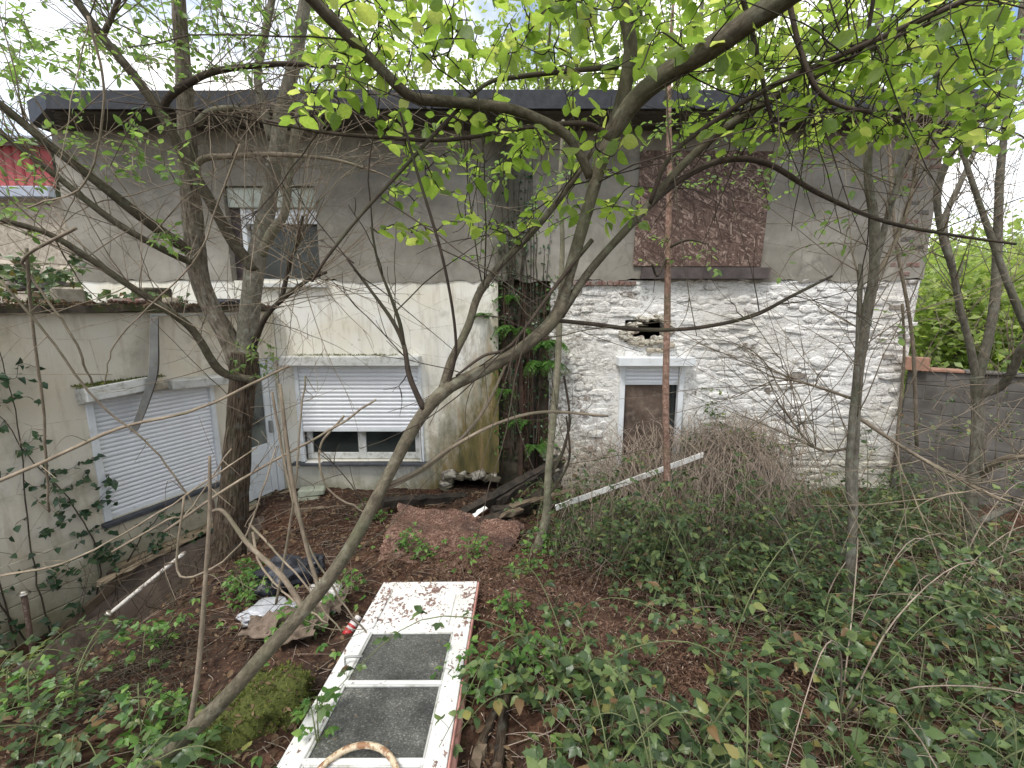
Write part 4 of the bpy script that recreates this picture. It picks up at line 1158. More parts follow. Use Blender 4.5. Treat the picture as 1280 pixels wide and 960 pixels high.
sk.append(plimb(fork, 'branch', [(202,140,3.85,9),(215,118,3.82,9),(260,92,3.8,8),(310,83,3.8,7),(370,80,3.8,6),(450,88,3.8,4)], M['twig_brown'], 8))
sk.append(plimb(fork, 'branch', [(242,225,4.2,8),(252,200,4.15,8),(290,195,4.1,7),(350,193,4.1,6),(420,200,4.1,4),(470,215,4.1,3)], M['twig_tan'], 7))
sk.append(plimb(fork, 'branch', [(245,155,4.2,9),(262,140,4.15,8),(290,135,4.1,7),(310,140,4.1,5)], M['bark_pale'], 7))
sk.append(plimb(fork, 'branch', [(315,438,4.25,8),(330,400,4.1,7),(352,375,4.0,6),(385,350,3.9,5),(408,340,3.85,4)], M['twig_brown'], 7))
sk.append(plimb(fork, 'branch', [(352,375,4.0,6),(362,330,3.95,5),(372,300,3.9,4),(378,270,3.9,3)], M['twig_brown'], 6))
sk.append(plimb(fork, 'branch', [(128,45,3.65,7),(140,20,3.6,6),(155,-20,3.55,5)], M['bark_lean'], 7))
fb = Tubes()
tgt = targets([(-20,430,-60,60,3.4,5.4,330),(-20,330,40,105,3.4,4.8,110),(140,250,150,235,3.3,4.0,26),(0,110,110,180,3.2,3.9,22),(-10,60,190,300,3.0,3.6,16),(80,170,170,215,3.3,3.9,14),(190,250,270,330,3.4,4.2,10),(-100,500,-350,-60,3.0,5.5,120)])
tw = grow(fb, sk, tgt, .05, .004, jit=.1)
L = keep_clear(leaf_on(tw, .042, (.042, .075), .2, .3, .5), 1.2)
sub(leaves_obj('foliage', *L, M['leaf_left'], fork, 'oval', .8), fork)
tuft = targets([(285,345,425,470,4.0,4.25,26)])
tw = grow(fb, sk, tuft, .1, .003)
sub(leaves_obj('trunk_sprouts', *leaf_on(tw, .03, (.035, .06), .2, .2, .5), M['leaf_left'], fork, 'long', 1.2), fork)
whips(fb, sk, 400, (.4, 1.5), .0042)
o = sub(fb.build('twigs', M['twig_tan'], fork), fork); o['kind'] = 'stuff'

# ------------------------------------------------------------------ slim trees
def slim(name, label, base, main, mat, others=(), leaf=None, lm='leaf_left', bare=(), size=(.035, .065), shape='oval', tm='twig_brown', group=None, sp=.05):
    t = empty(name, tuple(W(*base)))
    tag(t, label, 'tree', group)
    sk_ = [plimb(t, 'trunk', main, mat, 12, .06)]
    for q in others: sk_.append(plimb(t, 'branch', q, mat if q[0][3] > 7 else M[tm], 8))
    tb = Tubes()
    if leaf:
        tw_ = grow(tb, sk_, targets(leaf), .06, .004, jit=.1)
        sub(leaves_obj('foliage', *keep_clear(leaf_on(tw_, sp, size, .2, .3, .45), 1.2), M[lm], t, shape, .95), t)
    if bare: whips(tb, sk_, int(sum(q[6] for q in bare) * .8), (.3, 1.2), .0036)
    if tb.n:
        o_ = sub(tb.build('twigs', M[tm], t), t); o_['kind'] = 'stuff'
    return t
slim('pale_sapling', 'thin pale green barked sapling beside the pile of rotten beams', (670,694,4.13),
     [(668,700,4.12,15),(674,680,4.13,13),(683,645,4.15,11),(685,600,4.15,9),(690,540,4.18,9),(697,460,4.2,8),(700,380,4.2,7),(703,300,4.2,6),(700,235,4.2,5),(704,150,4.2,4)], M['bark_pale'],
     [[(686,600,4.15,4),(705,560,4.2,4),(712,520,4.25,3),(705,470,4.3,3)], [(684,620,4.15,4),(700,600,4.1,3),(712,570,4.05,3),(708,520,4.0,2)]], leaf=[(560,740,180,330,3.6,4.6,45)], bare=[(640,760,380,620,3.9,4.6,14)], size=(.035, .06))
slim('red_barked_sapling', 'straight orange red barked sapling standing before the boarded door', (835,672,4.5),
     [(836,676,4.5,11),(835,650,4.5,9),(834,600,4.5,8.5),(832,500,4.5,8.2),(834,400,4.5,8),(835,300,4.5,7.5),(837,220,4.5,7),(836,140,4.5,6.5),(838,60,4.5,5),(842,0,4.5,3)], M['bark_red'],
     [[(834,320,4.5,4),(822,345,4.4,3),(815,330,4.3,3)], [(834,310,4.5,4),(860,300,4.4,3),(885,305,4.3,2)]], leaf=[(800,900,290,345,4.1,4.6,12),(760,960,-60,120,4.0,5.0,60),(800,1000,140,260,4.0,5.0,30)], size=(.04, .065))
slim('twin_stem_sapling', 'mossy sapling with a second thin stem in front of the white stone wall', (1053,782,2.9),
     [(1050,790,2.9,18),(1055,768,2.9,13),(1063,700,2.92,11),(1066,640,2.95,10),(1068,560,2.98,10),(1073,470,3.0,10.5),(1082,400,3.0,12),(1092,345,3.0,11),(1093,280,3.0,11),(1085,220,3.0,9),(1090,150,3.0,8),(1096,80,3.0,8),(1100,-30,3.0,6)], M['bark_grey'],
     [[(1065,635,2.95,9),(1061,590,2.95,8),(1066,520,2.97,8),(1072,450,3.0,7),(1074,390,3.02,6),(1076,330,3.05,5)], [(1091,340,3.0,8),(1110,270,3.05,7),(1130,200,3.1,6),(1150,130,3.1,5)], [(1092,350,3.0,6),(1120,300,3.1,5),(1140,240,3.15,4),(1145,180,3.2,3)],
      [(1070,500,3.0,4),(1010,480,2.95,3),(960,470,2.9,2)], [(1067,560,2.98,4),(1020,560,3.0,3),(970,500,3.0,2)], [(1070,520,3.0,5),(1130,560,2.9,4),(1200,600,2.8,4),(1250,625,2.75,3)]],
     leaf=[(960,1160,190,350,2.7,3.4,24),(1080,1150,380,440,2.8,3.2,4)], bare=[(940,1180,180,560,2.6,3.5,130),(1090,1180,150,400,2.8,3.3,80)], size=(.035, .06), tm='twig_tan', sp=.075)
slim('forked_sapling', 'grey barked young tree with spreading bare forks before the block wall', (1203,712,3.8),
     [(1198,722,3.8,20),(1205,698,3.8,15),(1212,650,3.8,13.5),(1219,580,3.8,13),(1223,520,3.8,12.5),(1221,470,3.8,13)], M['bark_grey'],
     [[(1222,482,3.8,9),(1212,430,3.78,7.5),(1200,385,3.75,7),(1190,335,3.72,6.5),(1178,300,3.7,6),(1172,240,3.65,8),(1190,190,3.6,7),(1215,150,3.55,6)],
      [(1221,478,3.8,11),(1236,420,3.8,9.5),(1244,370,3.8,9.5),(1247,300,3.8,9),(1250,220,3.8,8),(1258,150,3.8,7),(1270,80,3.8,9),(1280,0,3.8,8)],
      [(1222,495,3.8,10),(1248,485,3.7,10),(1265,465,3.6,9),(1280,430,3.5,9),(1310,400,3.4,8)],
      [(1190,335,3.72,8),(1180,280,3.8,7),(1200,230,3.85,6),(1235,150,3.9,5),(1250,80,3.9,4)],
      [(1223,600,3.8,7),(1250,575,3.6,7),(1290,570,3.4,6)]],
     leaf=[(1150,1290,40,190,3.2,4.2,40),(1230,1290,420,470,3.2,3.8,5)], bare=[(1150,1290,180,480,3.2,4.3,150),(1120,1290,420,660,3.2,4.2,70)], size=(.045, .075), tm='twig_tan', sp=.07)
slim('tilted_sapling', 'grey tree slanting over the block wall at the garden edge', (1345,690,3.4),
     [(1345,700,3.4,22),(1330,560,3.4,13),(1300,450,3.4,10),(1270,380,3.4,8),(1240,300,3.4,7),(1200,180,3.45,6),(1170,80,3.5,11),(1160,-30,3.5,9)], M['bark_grey'], [[(1330,600,3.4,11),(1280,625,3.4,10),(1225,652,3.45,8)]],
     leaf=[(1100,1290,-40,90,3.0,4.0,45)], bare=[(1170,1280,180,400,3.1,3.7,20)], size=(.05, .08))
for q, (pts, lab) in enumerate((
      ([(1128,660,4.9,4),(1122,560,4.9,4),(1130,450,4.9,3),(1128,380,4.9,3)], 'thin tan sucker stem rising by the house corner'),
      ([(1146,560,4.8,4),(1140,420,4.8,4),(1120,300,4.8,4),(1112,190,4.8,4),(1116,120,4.8,3)], 'bare whip stem standing against the grey corner plaster'))):
    t = empty('sucker_stem', tuple(W(*pts[0][:3]))); tag(t, lab, 'sapling', 'bare stems at the house corner')
    C = plimb(t, 'stem', pts, M['twig_tan'], 6)
    tb = Tubes(); whips(tb, [C], 12, (.3, .8), .003)
    if tb.n: o = sub(tb.build('twigs', M['twig_tan'], t), t); o['kind'] = 'stuff'

# ------------------------------------------------------------------ trees behind the house and on the hillside
def bg_tree(name, label, x, y, h, cr, cz, n, mat, leaf=.16, clumps=26, group='trees beyond the house'):
    z0 = float(gz(x, y))
    t = empty(name, (x, y, z0)); tag(t, label, 'tree', group)
    tb = Tubes()
    trunk = np.array([(x, y, z0 - .2), (x + .1, y, z0 + h * .35), (x - .1, y + .1, z0 + h * .7), (x, y, z0 + h * .93)])
    tb.add(catmull(trunk, 5), np.linspace(cr * .07 + .05, .03, 16), 8, .05)
    sub(tb.build('trunk', M['bark_grey'], t), t)
    tb = Tubes(); P, D = [], []
    for c in range(clumps):
        d = norm(rng.normal(0, 1, 3)); rr = random.random() ** .45
        cc = np.array((x, y, z0 + cz)) + d * rr * np.array((cr, cr, (h - cz) * .95))
        a = np.array((x, y, z0 + cz * .6 + (cc[2] - z0 - cz) * .5))
        tb.add(catmull(np.array([a, (a + cc) / 2 + (0, 0, .2), cc]), 4), np.linspace(.05, .012, 9), 5)
        m = n // clumps; s = cr * random.uniform(.2, .36)
        P.append(cc + rng.normal(0, 1, (m, 3)) * np.array((s, s, s * .7)))
    o_ = sub(tb.build('limbs', M['bark_grey'], t), t); o_['kind'] = 'stuff'
    P = np.vstack(P); N = len(P)
    xd = rng.normal(0, 1, (N, 3)) * (1, 1, .6) + (0, 0, -.25); up = rng.normal(0, .6, (N, 3)) + (0, 0, 1)
    sub(leaves_obj('crown', P, xd, up, rng.uniform(leaf * .7, leaf * 1.4, N), mat, t, 'small'), t)
FL = M['leaf_far']
bg_tree('background_tree', 'tall pale green tree rising behind the middle of the roof', 1.2, 15.0, 13.0, 2.6, 9.6, 5200, FL)
bg_tree('background_tree', 'broad green tree behind the roof to the right of the chipboard window', 5.6, 14.5, 13.5, 3.2, 9.4, 7000, FL)
bg_tree('background_tree', 'airy tree behind the roof above the upper window', -4.4, 16.5, 14.0, 2.8, 10.2, 3600, FL)
bg_tree('background_tree', 'bushy tree rising behind the right end of the roof', 10.2, 16.0, 12.5, 3.2, 9.2, 5200, FL)
for q, (x, y, h, lab) in enumerate(((11.6, 11.6, 4.4, 'yellow green bush behind the block wall by the house corner'), (14.2, 12.6, 4.6, 'round leafy bush standing on the slope behind the block wall'), (13.2, 9.6, 4.0, 'low bright hedge bush just behind the block wall'), (17.5, 14.5, 4.8, 'tall bright tree on the hillside beyond the garden wall'))):
    bg_tree('hillside_bush', lab, x, y, h, 2.0 + q * .25, h * .5, 6500, FL, .17, 34, 'bushes on the hillside')
for q, (x, y, h, lab) in enumerate(((24, 26, 6.5, 'distant tree on the slope, left of its pair'), (31, 29, 7.5, 'distant tree on the slope, taller of its pair'))):
    bg_tree('hillside_tree', lab, x, y, h, 4.2, h * .52, 5200, FL, .32, 30, 'distant trees on the slope')
# ------------------------------------------------------------------ things lying about
def onground(u, v, dz=0.0):
    p = gpt(u, v); p[2] = float(gz(p[0], p[1])) + dz; return p

# panelled white door lying on its back
dl = empty('white_door', (-1.055, 1.24, .735), (math.atan2(-.22, 2.0), R(-.6), R(-.3)))
tag(dl, 'flaking white wooden door with hammered glass panes lying on the ground', 'door')
DW, DL, DT = .762, 2.02, .042
DPM = M['door_paint']
bevel_box('stile', 0, .105, 0, DL, 0, DT, DPM, dl, .004, .001)
bevel_box('stile', DW - .105, DW, 0, DL, 0, DT, DPM, dl, .004, .001)
rails = [(0, .10), (.42, .445), (.905, .93), (1.375, 1.40), (1.90, DL)]
for a_, b_ in rails: bevel_box('rail', .1055, DW - .1055, a_, b_, .001, DT - .001, DPM, dl, .003, .001)
for a_, b_ in ((.10, .42), (.445, .905), (.93, 1.375)):
    bevel_box('pane', .1055, DW - .1055, a_, b_, .014, .022, M['hammered'], dl, .001)
    for x0, x1, y0, y1 in ((.106, .118, a_, b_), (DW - .118, DW - .106, a_, b_), (.118, DW - .118, a_, a_ + .011), (.118, DW - .118, b_ - .011, b_)):
        bevel_box('glazing_bead', x0, x1, y0 + .0005, y1 - .0005, .022, .034, M['pvc_dirty'], dl, .003)
bevel_box('solid_panel', .1055, DW - .1055, 1.40, 1.90, .008, .026, DPM, dl, .002)
bevel_box('raised_field', .15, DW - .15, 1.45, 1.85, .026, .035, DPM, dl, .01)
bevel_box('edge_lip', DW + .001, DW + .03, .0, DL * .64, -.05, -.005, M['door_edge'], dl, .008, .006)
bevel_box('edge_lip', DW + .001, DW + .014, .0, DL, -.004, DT - .004, M['door_edge'], dl, .003, .002)
tb = Tubes(); tb.add(catmull(np.array([(.06, 1.05, DT), (.06, 1.05, DT + .04), (.075, 1.05, DT + .05), (.16, 1.055, DT + .05)]), 4), .007, 8)
tb.build('handle', M['alu'], dl)

# rusty hoop resting on the door
tb = Tubes()
th = np.linspace(0, 2 * np.pi, 41)
tb.add(np.stack([np.cos(th) * .20, np.sin(th) * .20, 0 * th], -1), .0145, 10, .04, cap=False)
hp = empty('metal_hoop', tuple(W(437, 1000, 1.52) + (0, 0, .012)), (R(9), R(-2), 0))
tag(hp, 'rusty cream painted tubular metal hoop lying on the white door', 'hoop')
tb.build('rim', M['hoop'], hp)
tb = Tubes()
for q in (-1, 1): tb.add(np.array([(q * .141, .141, -.004), (q * .15, .15, -.03)]), .009, 8)
tb.build('leg_stubs', M['hoop'], hp)

# sheets of rotten chipboard
def sheet(name, label, corners, th, mat, n=16, bend=.05, rag=.02, seed=0):
    """corners: four world points (quad, anticlockwise seen from above)"""
    A, B, C_, D = [np.array(c, float) for c in corners]
    V, F = [], []
    for lay in (0, 1):
        for i in range(n + 1):
            for j in range(n + 1):
                s, t = i / n, j / n
                p = A*(1-s)*(1-t) + B*s*(1-t) + C_*s*t + D*(1-s)*t
                edge = min(i, j, n - i, n - j)
                w = mnoise.noise((s * 3 + seed, t * 3, seed)) * bend + mnoise.noise((s * 9 + seed, t * 9, seed)) * bend * .25
                p = p + np.array((0, 0, w - lay * th))
                if edge == 0: p = p + np.array((mnoise.noise((s * 12, t * 12, seed + 2)), mnoise.noise((s * 12, t * 12, seed + 5)), 0)) * rag * 1.6
                V.append(tuple(p))
    o_ = (n + 1) ** 2; I = lambda i, j: i * (n + 1) + j
    for i in range(n):
        for j in range(n):
            F.append((I(i, j), I(i+1, j), I(i+1, j+1), I(i, j+1)))
            F.append((o_ + I(i, j+1), o_ + I(i+1, j+1), o_ + I(i+1, j), o_ + I(i, j)))
    ring = [(i, 0) for i in range(n)] + [(n, j) for j in range(n)] + [(i, n) for i in range(n, 0, -1)] + [(0, j) for j in range(n, 0, -1)]
    for a, b in zip(ring, ring[1:] + ring[:1]): F.append((I(*b), I(*a), o_ + I(*a), o_ + I(*b)))
    o = mk(name, V, F, mat, None)
    return tag(o, label, 'board')
p1, p2, p3, p4 = W(466,712,3.72), W(622,715,3.70), W(655,655,4.62), W(498,628,5.0)
sheet('chipboard_sheet', 'buckled sheet of rotten red brown chipboard sloping beside the black beams', [p1, p2, p3, p4], .016, M['osb_rotten'], 18, .09, .05, 1)
q1, q2, q3, q4 = onground(600,742,.012), onground(770,845,.03), onground(860,800,.035), onground(655,712,.02)
sheet('chipboard_sheet', 'long rotten chipboard sheet lying flat under the brambles', [q1, q2, q3, q4], .016, M['osb_rotten'], 22, .035, .09, 4)
def beam(name, label, a, b, w, h, mat, cat='beam', twist=0.0, jit=.006, group=None):
    a, b = np.array(a), np.array(b)
    L_ = np.linalg.norm(b - a); d = Vector(b - a).normalized()
    n = max(4, int(L_ / .09)); V, F = [], []
    for k in range(n + 1):
        for (y, z) in ((-.5, -.5), (.5, -.5), (.5, .5), (-.5, .5)):
            V.append((L_ * k / n + (rng.normal(0, .015) if k in (0, n) else 0), y * w + rng.normal(0, jit), z * h + rng.normal(0, jit)))
    for k in range(n):
        for p in range(4): F.append((k*4 + p, k*4 + (p+1) % 4, k*4 + 4 + (p+1) % 4, k*4 + 4 + p))
    F += [(3, 2, 1, 0), (n*4, n*4+1, n*4+2, n*4+3)]
    o = mk(name, V, [f[::-1] for f in F], mat, None)
    o.location = tuple(a)
    o.rotation_euler = (d.to_track_quat('X', 'Z').to_matrix().to_4x4() @ Matrix.Rotation(twist, 4, 'X')).to_euler()
    return tag(o, label, cat, group)
G_ = 'rotten roof beams piled at the recess'
beam('rotten_beam', 'charred beam with flaking top slanting up to the recess, topmost of the pile', W(577,644,5.0), W(690,582,6.1), .11, .12, M['charred'], twist=.2, group=G_)
beam('rotten_beam', 'mossy black beam lying second in the pile by the recess', W(600,655,5.0), W(700,606,6.0), .10, .10, M['charred'], twist=.6, group=G_)
beam('rotten_beam', 'dark beam at the bottom of the pile under the pale sapling', W(615,640,5.1), W(735,628,5.5), .10, .10, M['charred'], twist=.1, group=G_)
beam('rotten_beam', 'black beam end lying below the hole in the cream wall', W(478,628,5.4), W(580,622,5.9), .12, .10, M['charred'], twist=.1, group=G_)
beam('rotten_beam', 'flaking brown beam lying across the front of the pile', W(588,662,4.8), W(672,628,5.35), .10, .11, M['charred'], twist=.35, group=G_)
beam('rotten_beam', 'thin charred rafter propped highest against the stone wall edge', W(622,628,5.3), W(705,575,6.2), .07, .09, M['charred'], twist=.1, group=G_)
beam('broken_batten', 'short reddish broken batten on the beam pile', W(625,645,4.75), W(652,638,4.9), .07, .05, M['timber_old'], 'batten')
beam('broken_batten', 'grey old plank lying along the pile towards the stone wall', W(640,632,5.0), W(720,612,5.6), .09, .025, M['timber_old'], 'batten')
beam('white_splinter', 'small white painted splinter stuck beside the chipboard', W(592,645,4.6), W(607,634,4.75), .05, .012, M['white_plank'], 'splinter')
beam('white_batten', 'long white painted batten leaning on the dead brambles before the door', W(696,634,4.55), W(877,569,5.05), .014, .062, M['white_plank'], 'batten', jit=.002)
beam('edging_board', 'long low weathered board lying under the cream wall window', W(366,641,5.5), W(540,628,5.7), .05, .10, M['timber_old'], 'board')
# stones at the foot of the cream wall
blk = empty('concrete_block', tuple(W(385, 632, 6.0)), (0, 0, R(18)))
tag(blk, 'mossy grey green concrete block under the lower window', 'block')
bevel_box('block', -.19, .17, -.1, .1, -.12, .13, simple('mossy_block', (.17, .18, .13), (.30, .31, .25), 9, .9, .4, dirt=(.09, .11, .04)), blk, .02, .01)
bevel_box('block', -.12, .23, .0, .2, .131, .23, simple('mossy_slab', (.24, .26, .19), (.36, .38, .31), 9, .9, .4, dirt=(.11, .13, .05)), blk, .02, .012)

# slab and boards against the annex foundation
def Q(name, label, pts, th, mat, cat, n=10):
    o = sheet(name, label, pts, th, mat, n, .03, .01, random.random() * 9); o['category'] = cat; return o
Q('leaning_sheet', 'dirty brown sheet leaning under the annex door sill above the hollow', [AX(3.2, .22, -.62), AX(1.7, .85, -.42), AX(.35, .42, -.02), AX(2.15, .12, -.03)], .03, M['brown_slab'], 'sheet')
beam('leaning_plank', 'old brown plank slanting down along the annex wall into the hollow', AX(3.25, .16, -.62), AX(2.12, .17, .0), .035, .085, M['timber_old'], 'plank')
beam('rotten_timber', 'thick rotten brown timber slab lying along the foot of the annex', AX(3.15, .52, -.50), AX(.85, .42, -.14), .10, .42, M['brown_slab'], 'timber', twist=-.45, jit=.012)
beam('rotten_timber', 'narrow dark rotten timber in front of the thick slab', AX(3.0, .78, -.62), AX(1.3, .66, -.28), .10, .12, M['timber_old'], 'timber', twist=.3, jit=.012)
beam('pale_lath', 'pale split lath projecting from the annex door sill', AX(2.45, .20, -.01), AX(.9, .15, .03), .06, .03, M['timber'], 'lath')
def knob_pole(label, a, b, r, mat):
    a, b = np.array(a), np.array(b)
    t = empty('knobbed_pole', tuple(a)); tag(t, label, 'pole', 'poles with metal knobs by the annex')
    tb_ = Tubes(); tb_.add(catmull(np.array([a, (a + b) / 2 + .004, b]), 8), r, 10, .06); sub(tb_.build('shaft', mat, t), t)
    d = norm(b - a); prof = [(0, 1.3), (.012, 2.2), (.02, 2.3), (.026, 1.6), (.034, 1.7), (.046, 1.2), (.052, .2)]
    tb_ = Tubes(); tb_.add(np.array([b + d * p for p, _ in prof]), np.array([q * r for _, q in prof]), 14); sub(tb_.build('knob', M['brass'], t), t)
knob_pole('upright dark flaking pole with a metal knob before the annex siding', AX(3.02, .24, -.72), AX(2.98, .26, .22), .020, M['pole'])
knob_pole('tilted pole ending in a round metal knob over the hollow', W(232,690,3.6), W(140,765,3.25), .017, M['pole_white'])
knob_pole('short knobbed pole standing below the annex shutter sill', AX(1.32, .30, -.25), AX(1.30, .27, .42), .022, M['pole'])
# bent metal strip hanging from the annex roof
tb = empty('fallen_trim', tuple(AX(1.82, .16, 1.45))); tag(tb, 'bent grey metal roof trim hanging over the annex shutter', 'metal trim')
C = np.array([AX(1.96, .22, 1.46), AX(1.84, .23, 1.72), AX(1.70, .21, 2.05), AX(1.62, .17, 2.45), AX(1.58, .15, 2.66)])
C = catmull(C, 4); side = np.array((-ANG[0], -ANG[1], 0))
for nm, o0, o1, mt in (('face', -.055, .03, M['alu']), ('flange', .03, .075, M['lead'])):
    V, F = [], []
    for k, p in enumerate(C):
        w = 1.0 - .35 * abs(k / (len(C) - 1) - .5)
        dpt = 0 if nm == 'face' else -.05
        V += [tuple(p + side * o0 * w), tuple(p + side * o1 * w + np.array((.922, -.388, 0)) * dpt), tuple(p + side * o0 * w + np.array((.922, -.388, 0)) * -.004), tuple(p + side * o1 * w + np.array((.922, -.388, 0)) * (dpt - .004))]
    for k in range(len(C) - 1):
        a = k * 4; b = a + 4
        F += [(a, a+1, b+1, b), (a+2, b+2, b+3, a+3), (a, b, b+2, a+2), (a+1, a+3, b+3, b+1)]
    sub(mk(nm, V, F, mt, tb), tb)

# rubbish
def crumple(name, label, cat, p, size, mat, seed, amp=.35, rot=0.0, flat=.5):
    import bmesh
    bm = bmesh.new(); bmesh.ops.create_icosphere(bm, subdivisions=4, radius=1)
    for v in bm.verts:
        n = Vector(v.co)
        d = 1 + amp * (mnoise.noise(n * 1.7 + Vector((seed, 0, 0))) * 1.2 + (1 - 2 * abs(mnoise.noise(n * 3.3 + Vector((0, seed, 0))))) * .45 + (1 - 2 * abs(mnoise.noise(n * 8 + Vector((0, seed, 3))))) * .16)
        v.co = n * d
        if v.co.z < -flat: v.co.z = -flat + (v.co.z + flat) * .1
    me = bpy.data.meshes.new(name); bm.to_mesh(me); bm.free(); me.shade_smooth()
    o = link(name, me, mat); o.location = tuple(p); o.scale = size; o.rotation_euler = (0, 0, rot)
    return tag(o, label, cat)
crumple('rubbish_bag', 'crumpled shiny black rubbish bag by the forked tree', 'bag', onground(357,735,.09), (.21, .13, .14), M['black_bag'], 1.3, .4, .4)
crumple('rubbish_bag', 'small black plastic bag scrap beside the crumpled rubbish bag', 'bag', onground(392,716,.06), (.09, .08, .09), M['black_bag'], 5.3, .4, 1.4)
crumple('plastic_sheet', 'crumpled translucent plastic sheet beside the leaning trunk', 'plastic sheet', onground(408,752,.06), (.16, .10, .09), M['clear_bag'], 2.7, .45, -.8)
crumple('pale_plastic_bag', 'flattened pale plastic bag under the black rubbish bag', 'bag', onground(335,770,.04), (.15, .11, .05), M['pale_bag'], 8.1, .4, .5)
for q, (u, v, s, tz) in enumerate(((388,784,.15,.2),(352,792,.16,1.1),(410,770,.13,2.1),(372,806,.14,.7),(330,800,.12,1.8))):
    p = onground(u, v, .04 + .012 * q)
    o = sheet('cardboard_scrap', ('torn flap of sodden brown cardboard', 'largest torn piece of sodden cardboard', 'reddish cardboard scrap under the plastic sheet', 'crumpled cardboard corner nearest the door', 'small cardboard scrap by the pale bag')[q] + ' in the rubbish heap',
              [p + np.array(c) for c in ((-s, -s*.7, 0), (s, -s*.6, .03), (s*.8, s*.8, .07), (-s*.7, s*.6, .02))], .006, M['card'], 8, .07, .02, q * 2.2)
    o['category'] = 'cardboard'; o['group'] = 'cardboard scraps in the rubbish heap'
can = empty('spray_can', tuple(onground(440, 790, .03)), (R(-58), R(12), R(-25)))
tag(can, 'small red and white can lying beside the white door', 'can')
def lathe(name, prof, mat, parent, k=18):
    V = [(r * math.cos(a), r * math.sin(a), z) for z, r in prof for a in np.linspace(0, 2*math.pi, k, endpoint=False)]
    F = [(i*k + j, i*k + (j+1) % k, (i+1)*k + (j+1) % k, (i+1)*k + j) for i in range(len(prof) - 1) for j in range(k)]
    F += [tuple(range(k))[::-1], tuple(range((len(prof)-1)*k, len(prof)*k))]
    return mk(name, V, F, mat, parent, True)
lathe('base', [(-.062, .028), (-.06, .033), (-.02, .033)], M['can_red'], can)
lathe('label_band', [(-.0195, .0333), (.03, .0333)], M['can_white'], can)
lathe('print_band', [(-.004, .0337), (.012, .0337)], M['can_red'], can)
lathe('shoulder', [(.0305, .0328), (.045, .028), (.05, .024)], M['can_dark'], can)
lathe('cap', [(.0505, .025), (.075, .025), (.08, .022)], M['can_white'], can)

# moss mound
mp = onground(333, 890)
import bmesh
bm = bmesh.new(); bmesh.ops.create_icosphere(bm, subdivisions=4, radius=1)
for v in bm.verts:
    n = Vector(v.co); v.co = n * (1 + .38 * mnoise.noise(n * 1.6) + .25 * mnoise.noise(n * 4) + .1 * mnoise.noise(n * 9))
me = bpy.data.meshes.new('moss_mound'); bm.to_mesh(me); bm.free(); me.shade_smooth()
mm = empty('moss_mound', tuple(mp), (0, 0, .6)); tag(mm, 'rounded mound of yellow green moss below the leaning trunk', 'moss')
o = link('mound', me, M['moss'], mm); o.scale = (.27, .21, .15)
mv = np.array([(v.co.x * .27, v.co.y * .21, v.co.z * .15) for v in me.vertices if v.co.z > -.15])
mn = norm(mv / np.array((.27, .21, .15)) ** 2)
pick = rng.integers(0, len(mv), 3800)
P = mv[pick] + rng.normal(0, .006, (3800, 3)); D = mn[pick] + rng.normal(0, .6, (3800, 3)) + (0, 0, .25)
leaves_obj('moss_sprigs', P, D, rng.normal(0, 1, (3800, 3)), rng.uniform(.009, .022, 3800), M['moss_tuft'], mm, 'small', .7)

P = mv[rng.integers(0, len(mv), 260)] + (0, 0, .008)
leaves_obj('dead_leaves', P, rng.normal(0, 1, (260, 3)) * (1, 1, .4), rng.normal(0, .5, (260, 3)) + (0, 0, 1), rng.uniform(.015, .045, 260), M['leaf_dead'], mm, 'small', .6)
P = np.stack([rng.uniform(.03, .73, 90), rng.uniform(.05, 1.98, 90), np.full(90, DT + .002)], -1)
leaves_obj('fallen_litter', P, rng.normal(0, 1, (90, 3)) * (1, 1, .08), rng.normal(0, .15, (90, 3)) + (0, 0, 1), rng.uniform(.008, .03, 90), M['leaf_dead'], dl, 'small', .5)
# logs and fallen wood
def log(name, label, pts, mat, cat='log', k=10, group=None):
    t = Tubes(); P_ = np.array([p for p, r in pts]); r_ = np.array([r for p, r in pts])
    C_ = catmull(P_, 6); rr = catmull(np.stack([r_]*3, -1), 6)[:, 0]; t.add(C_, rr, k, .09)
    return tag(t.build(name, mat), label, cat, group)
log('fallen_log', 'brown fallen branch beside the door edge with mossy end', [(onground(650,812,.03), .026), (onground(640,845,.03), .026), (onground(632,890,.03), .025), (onground(622,968,.03), .027)], M['bark_left'])
log('fallen_log', 'short thick fallen branch stub next to the mossy branch', [(onground(630,872,.02), .02), (onground(615,905,.02), .024), (onground(600,940,.025), .027)], M['bark_left'])
beam('cut_wood', 'small cut block of wood with dark edge at the door foot', onground(594,958,.03), onground(604,945,.03), .05, .05, M['timber_old'], 'wood')
log('fallen_branch', 'thin twisted dead branch among the leaves beside the chipboard', [(onground(640,735,.03), .010), (onground(680,752,.05), .010), (onground(730,765,.03), .008), (onground(800,812,.03), .006)], M['bark_left'], 'branch', 8)
log('fallen_branch', 'curved thin branch lying from the path edge to the log', [(onground(690,745,.03), .009), (onground(702,790,.08), .008), (onground(690,830,.05), .007), (onground(610,845,.03), .005)], M['bark_left'], 'branch', 8)

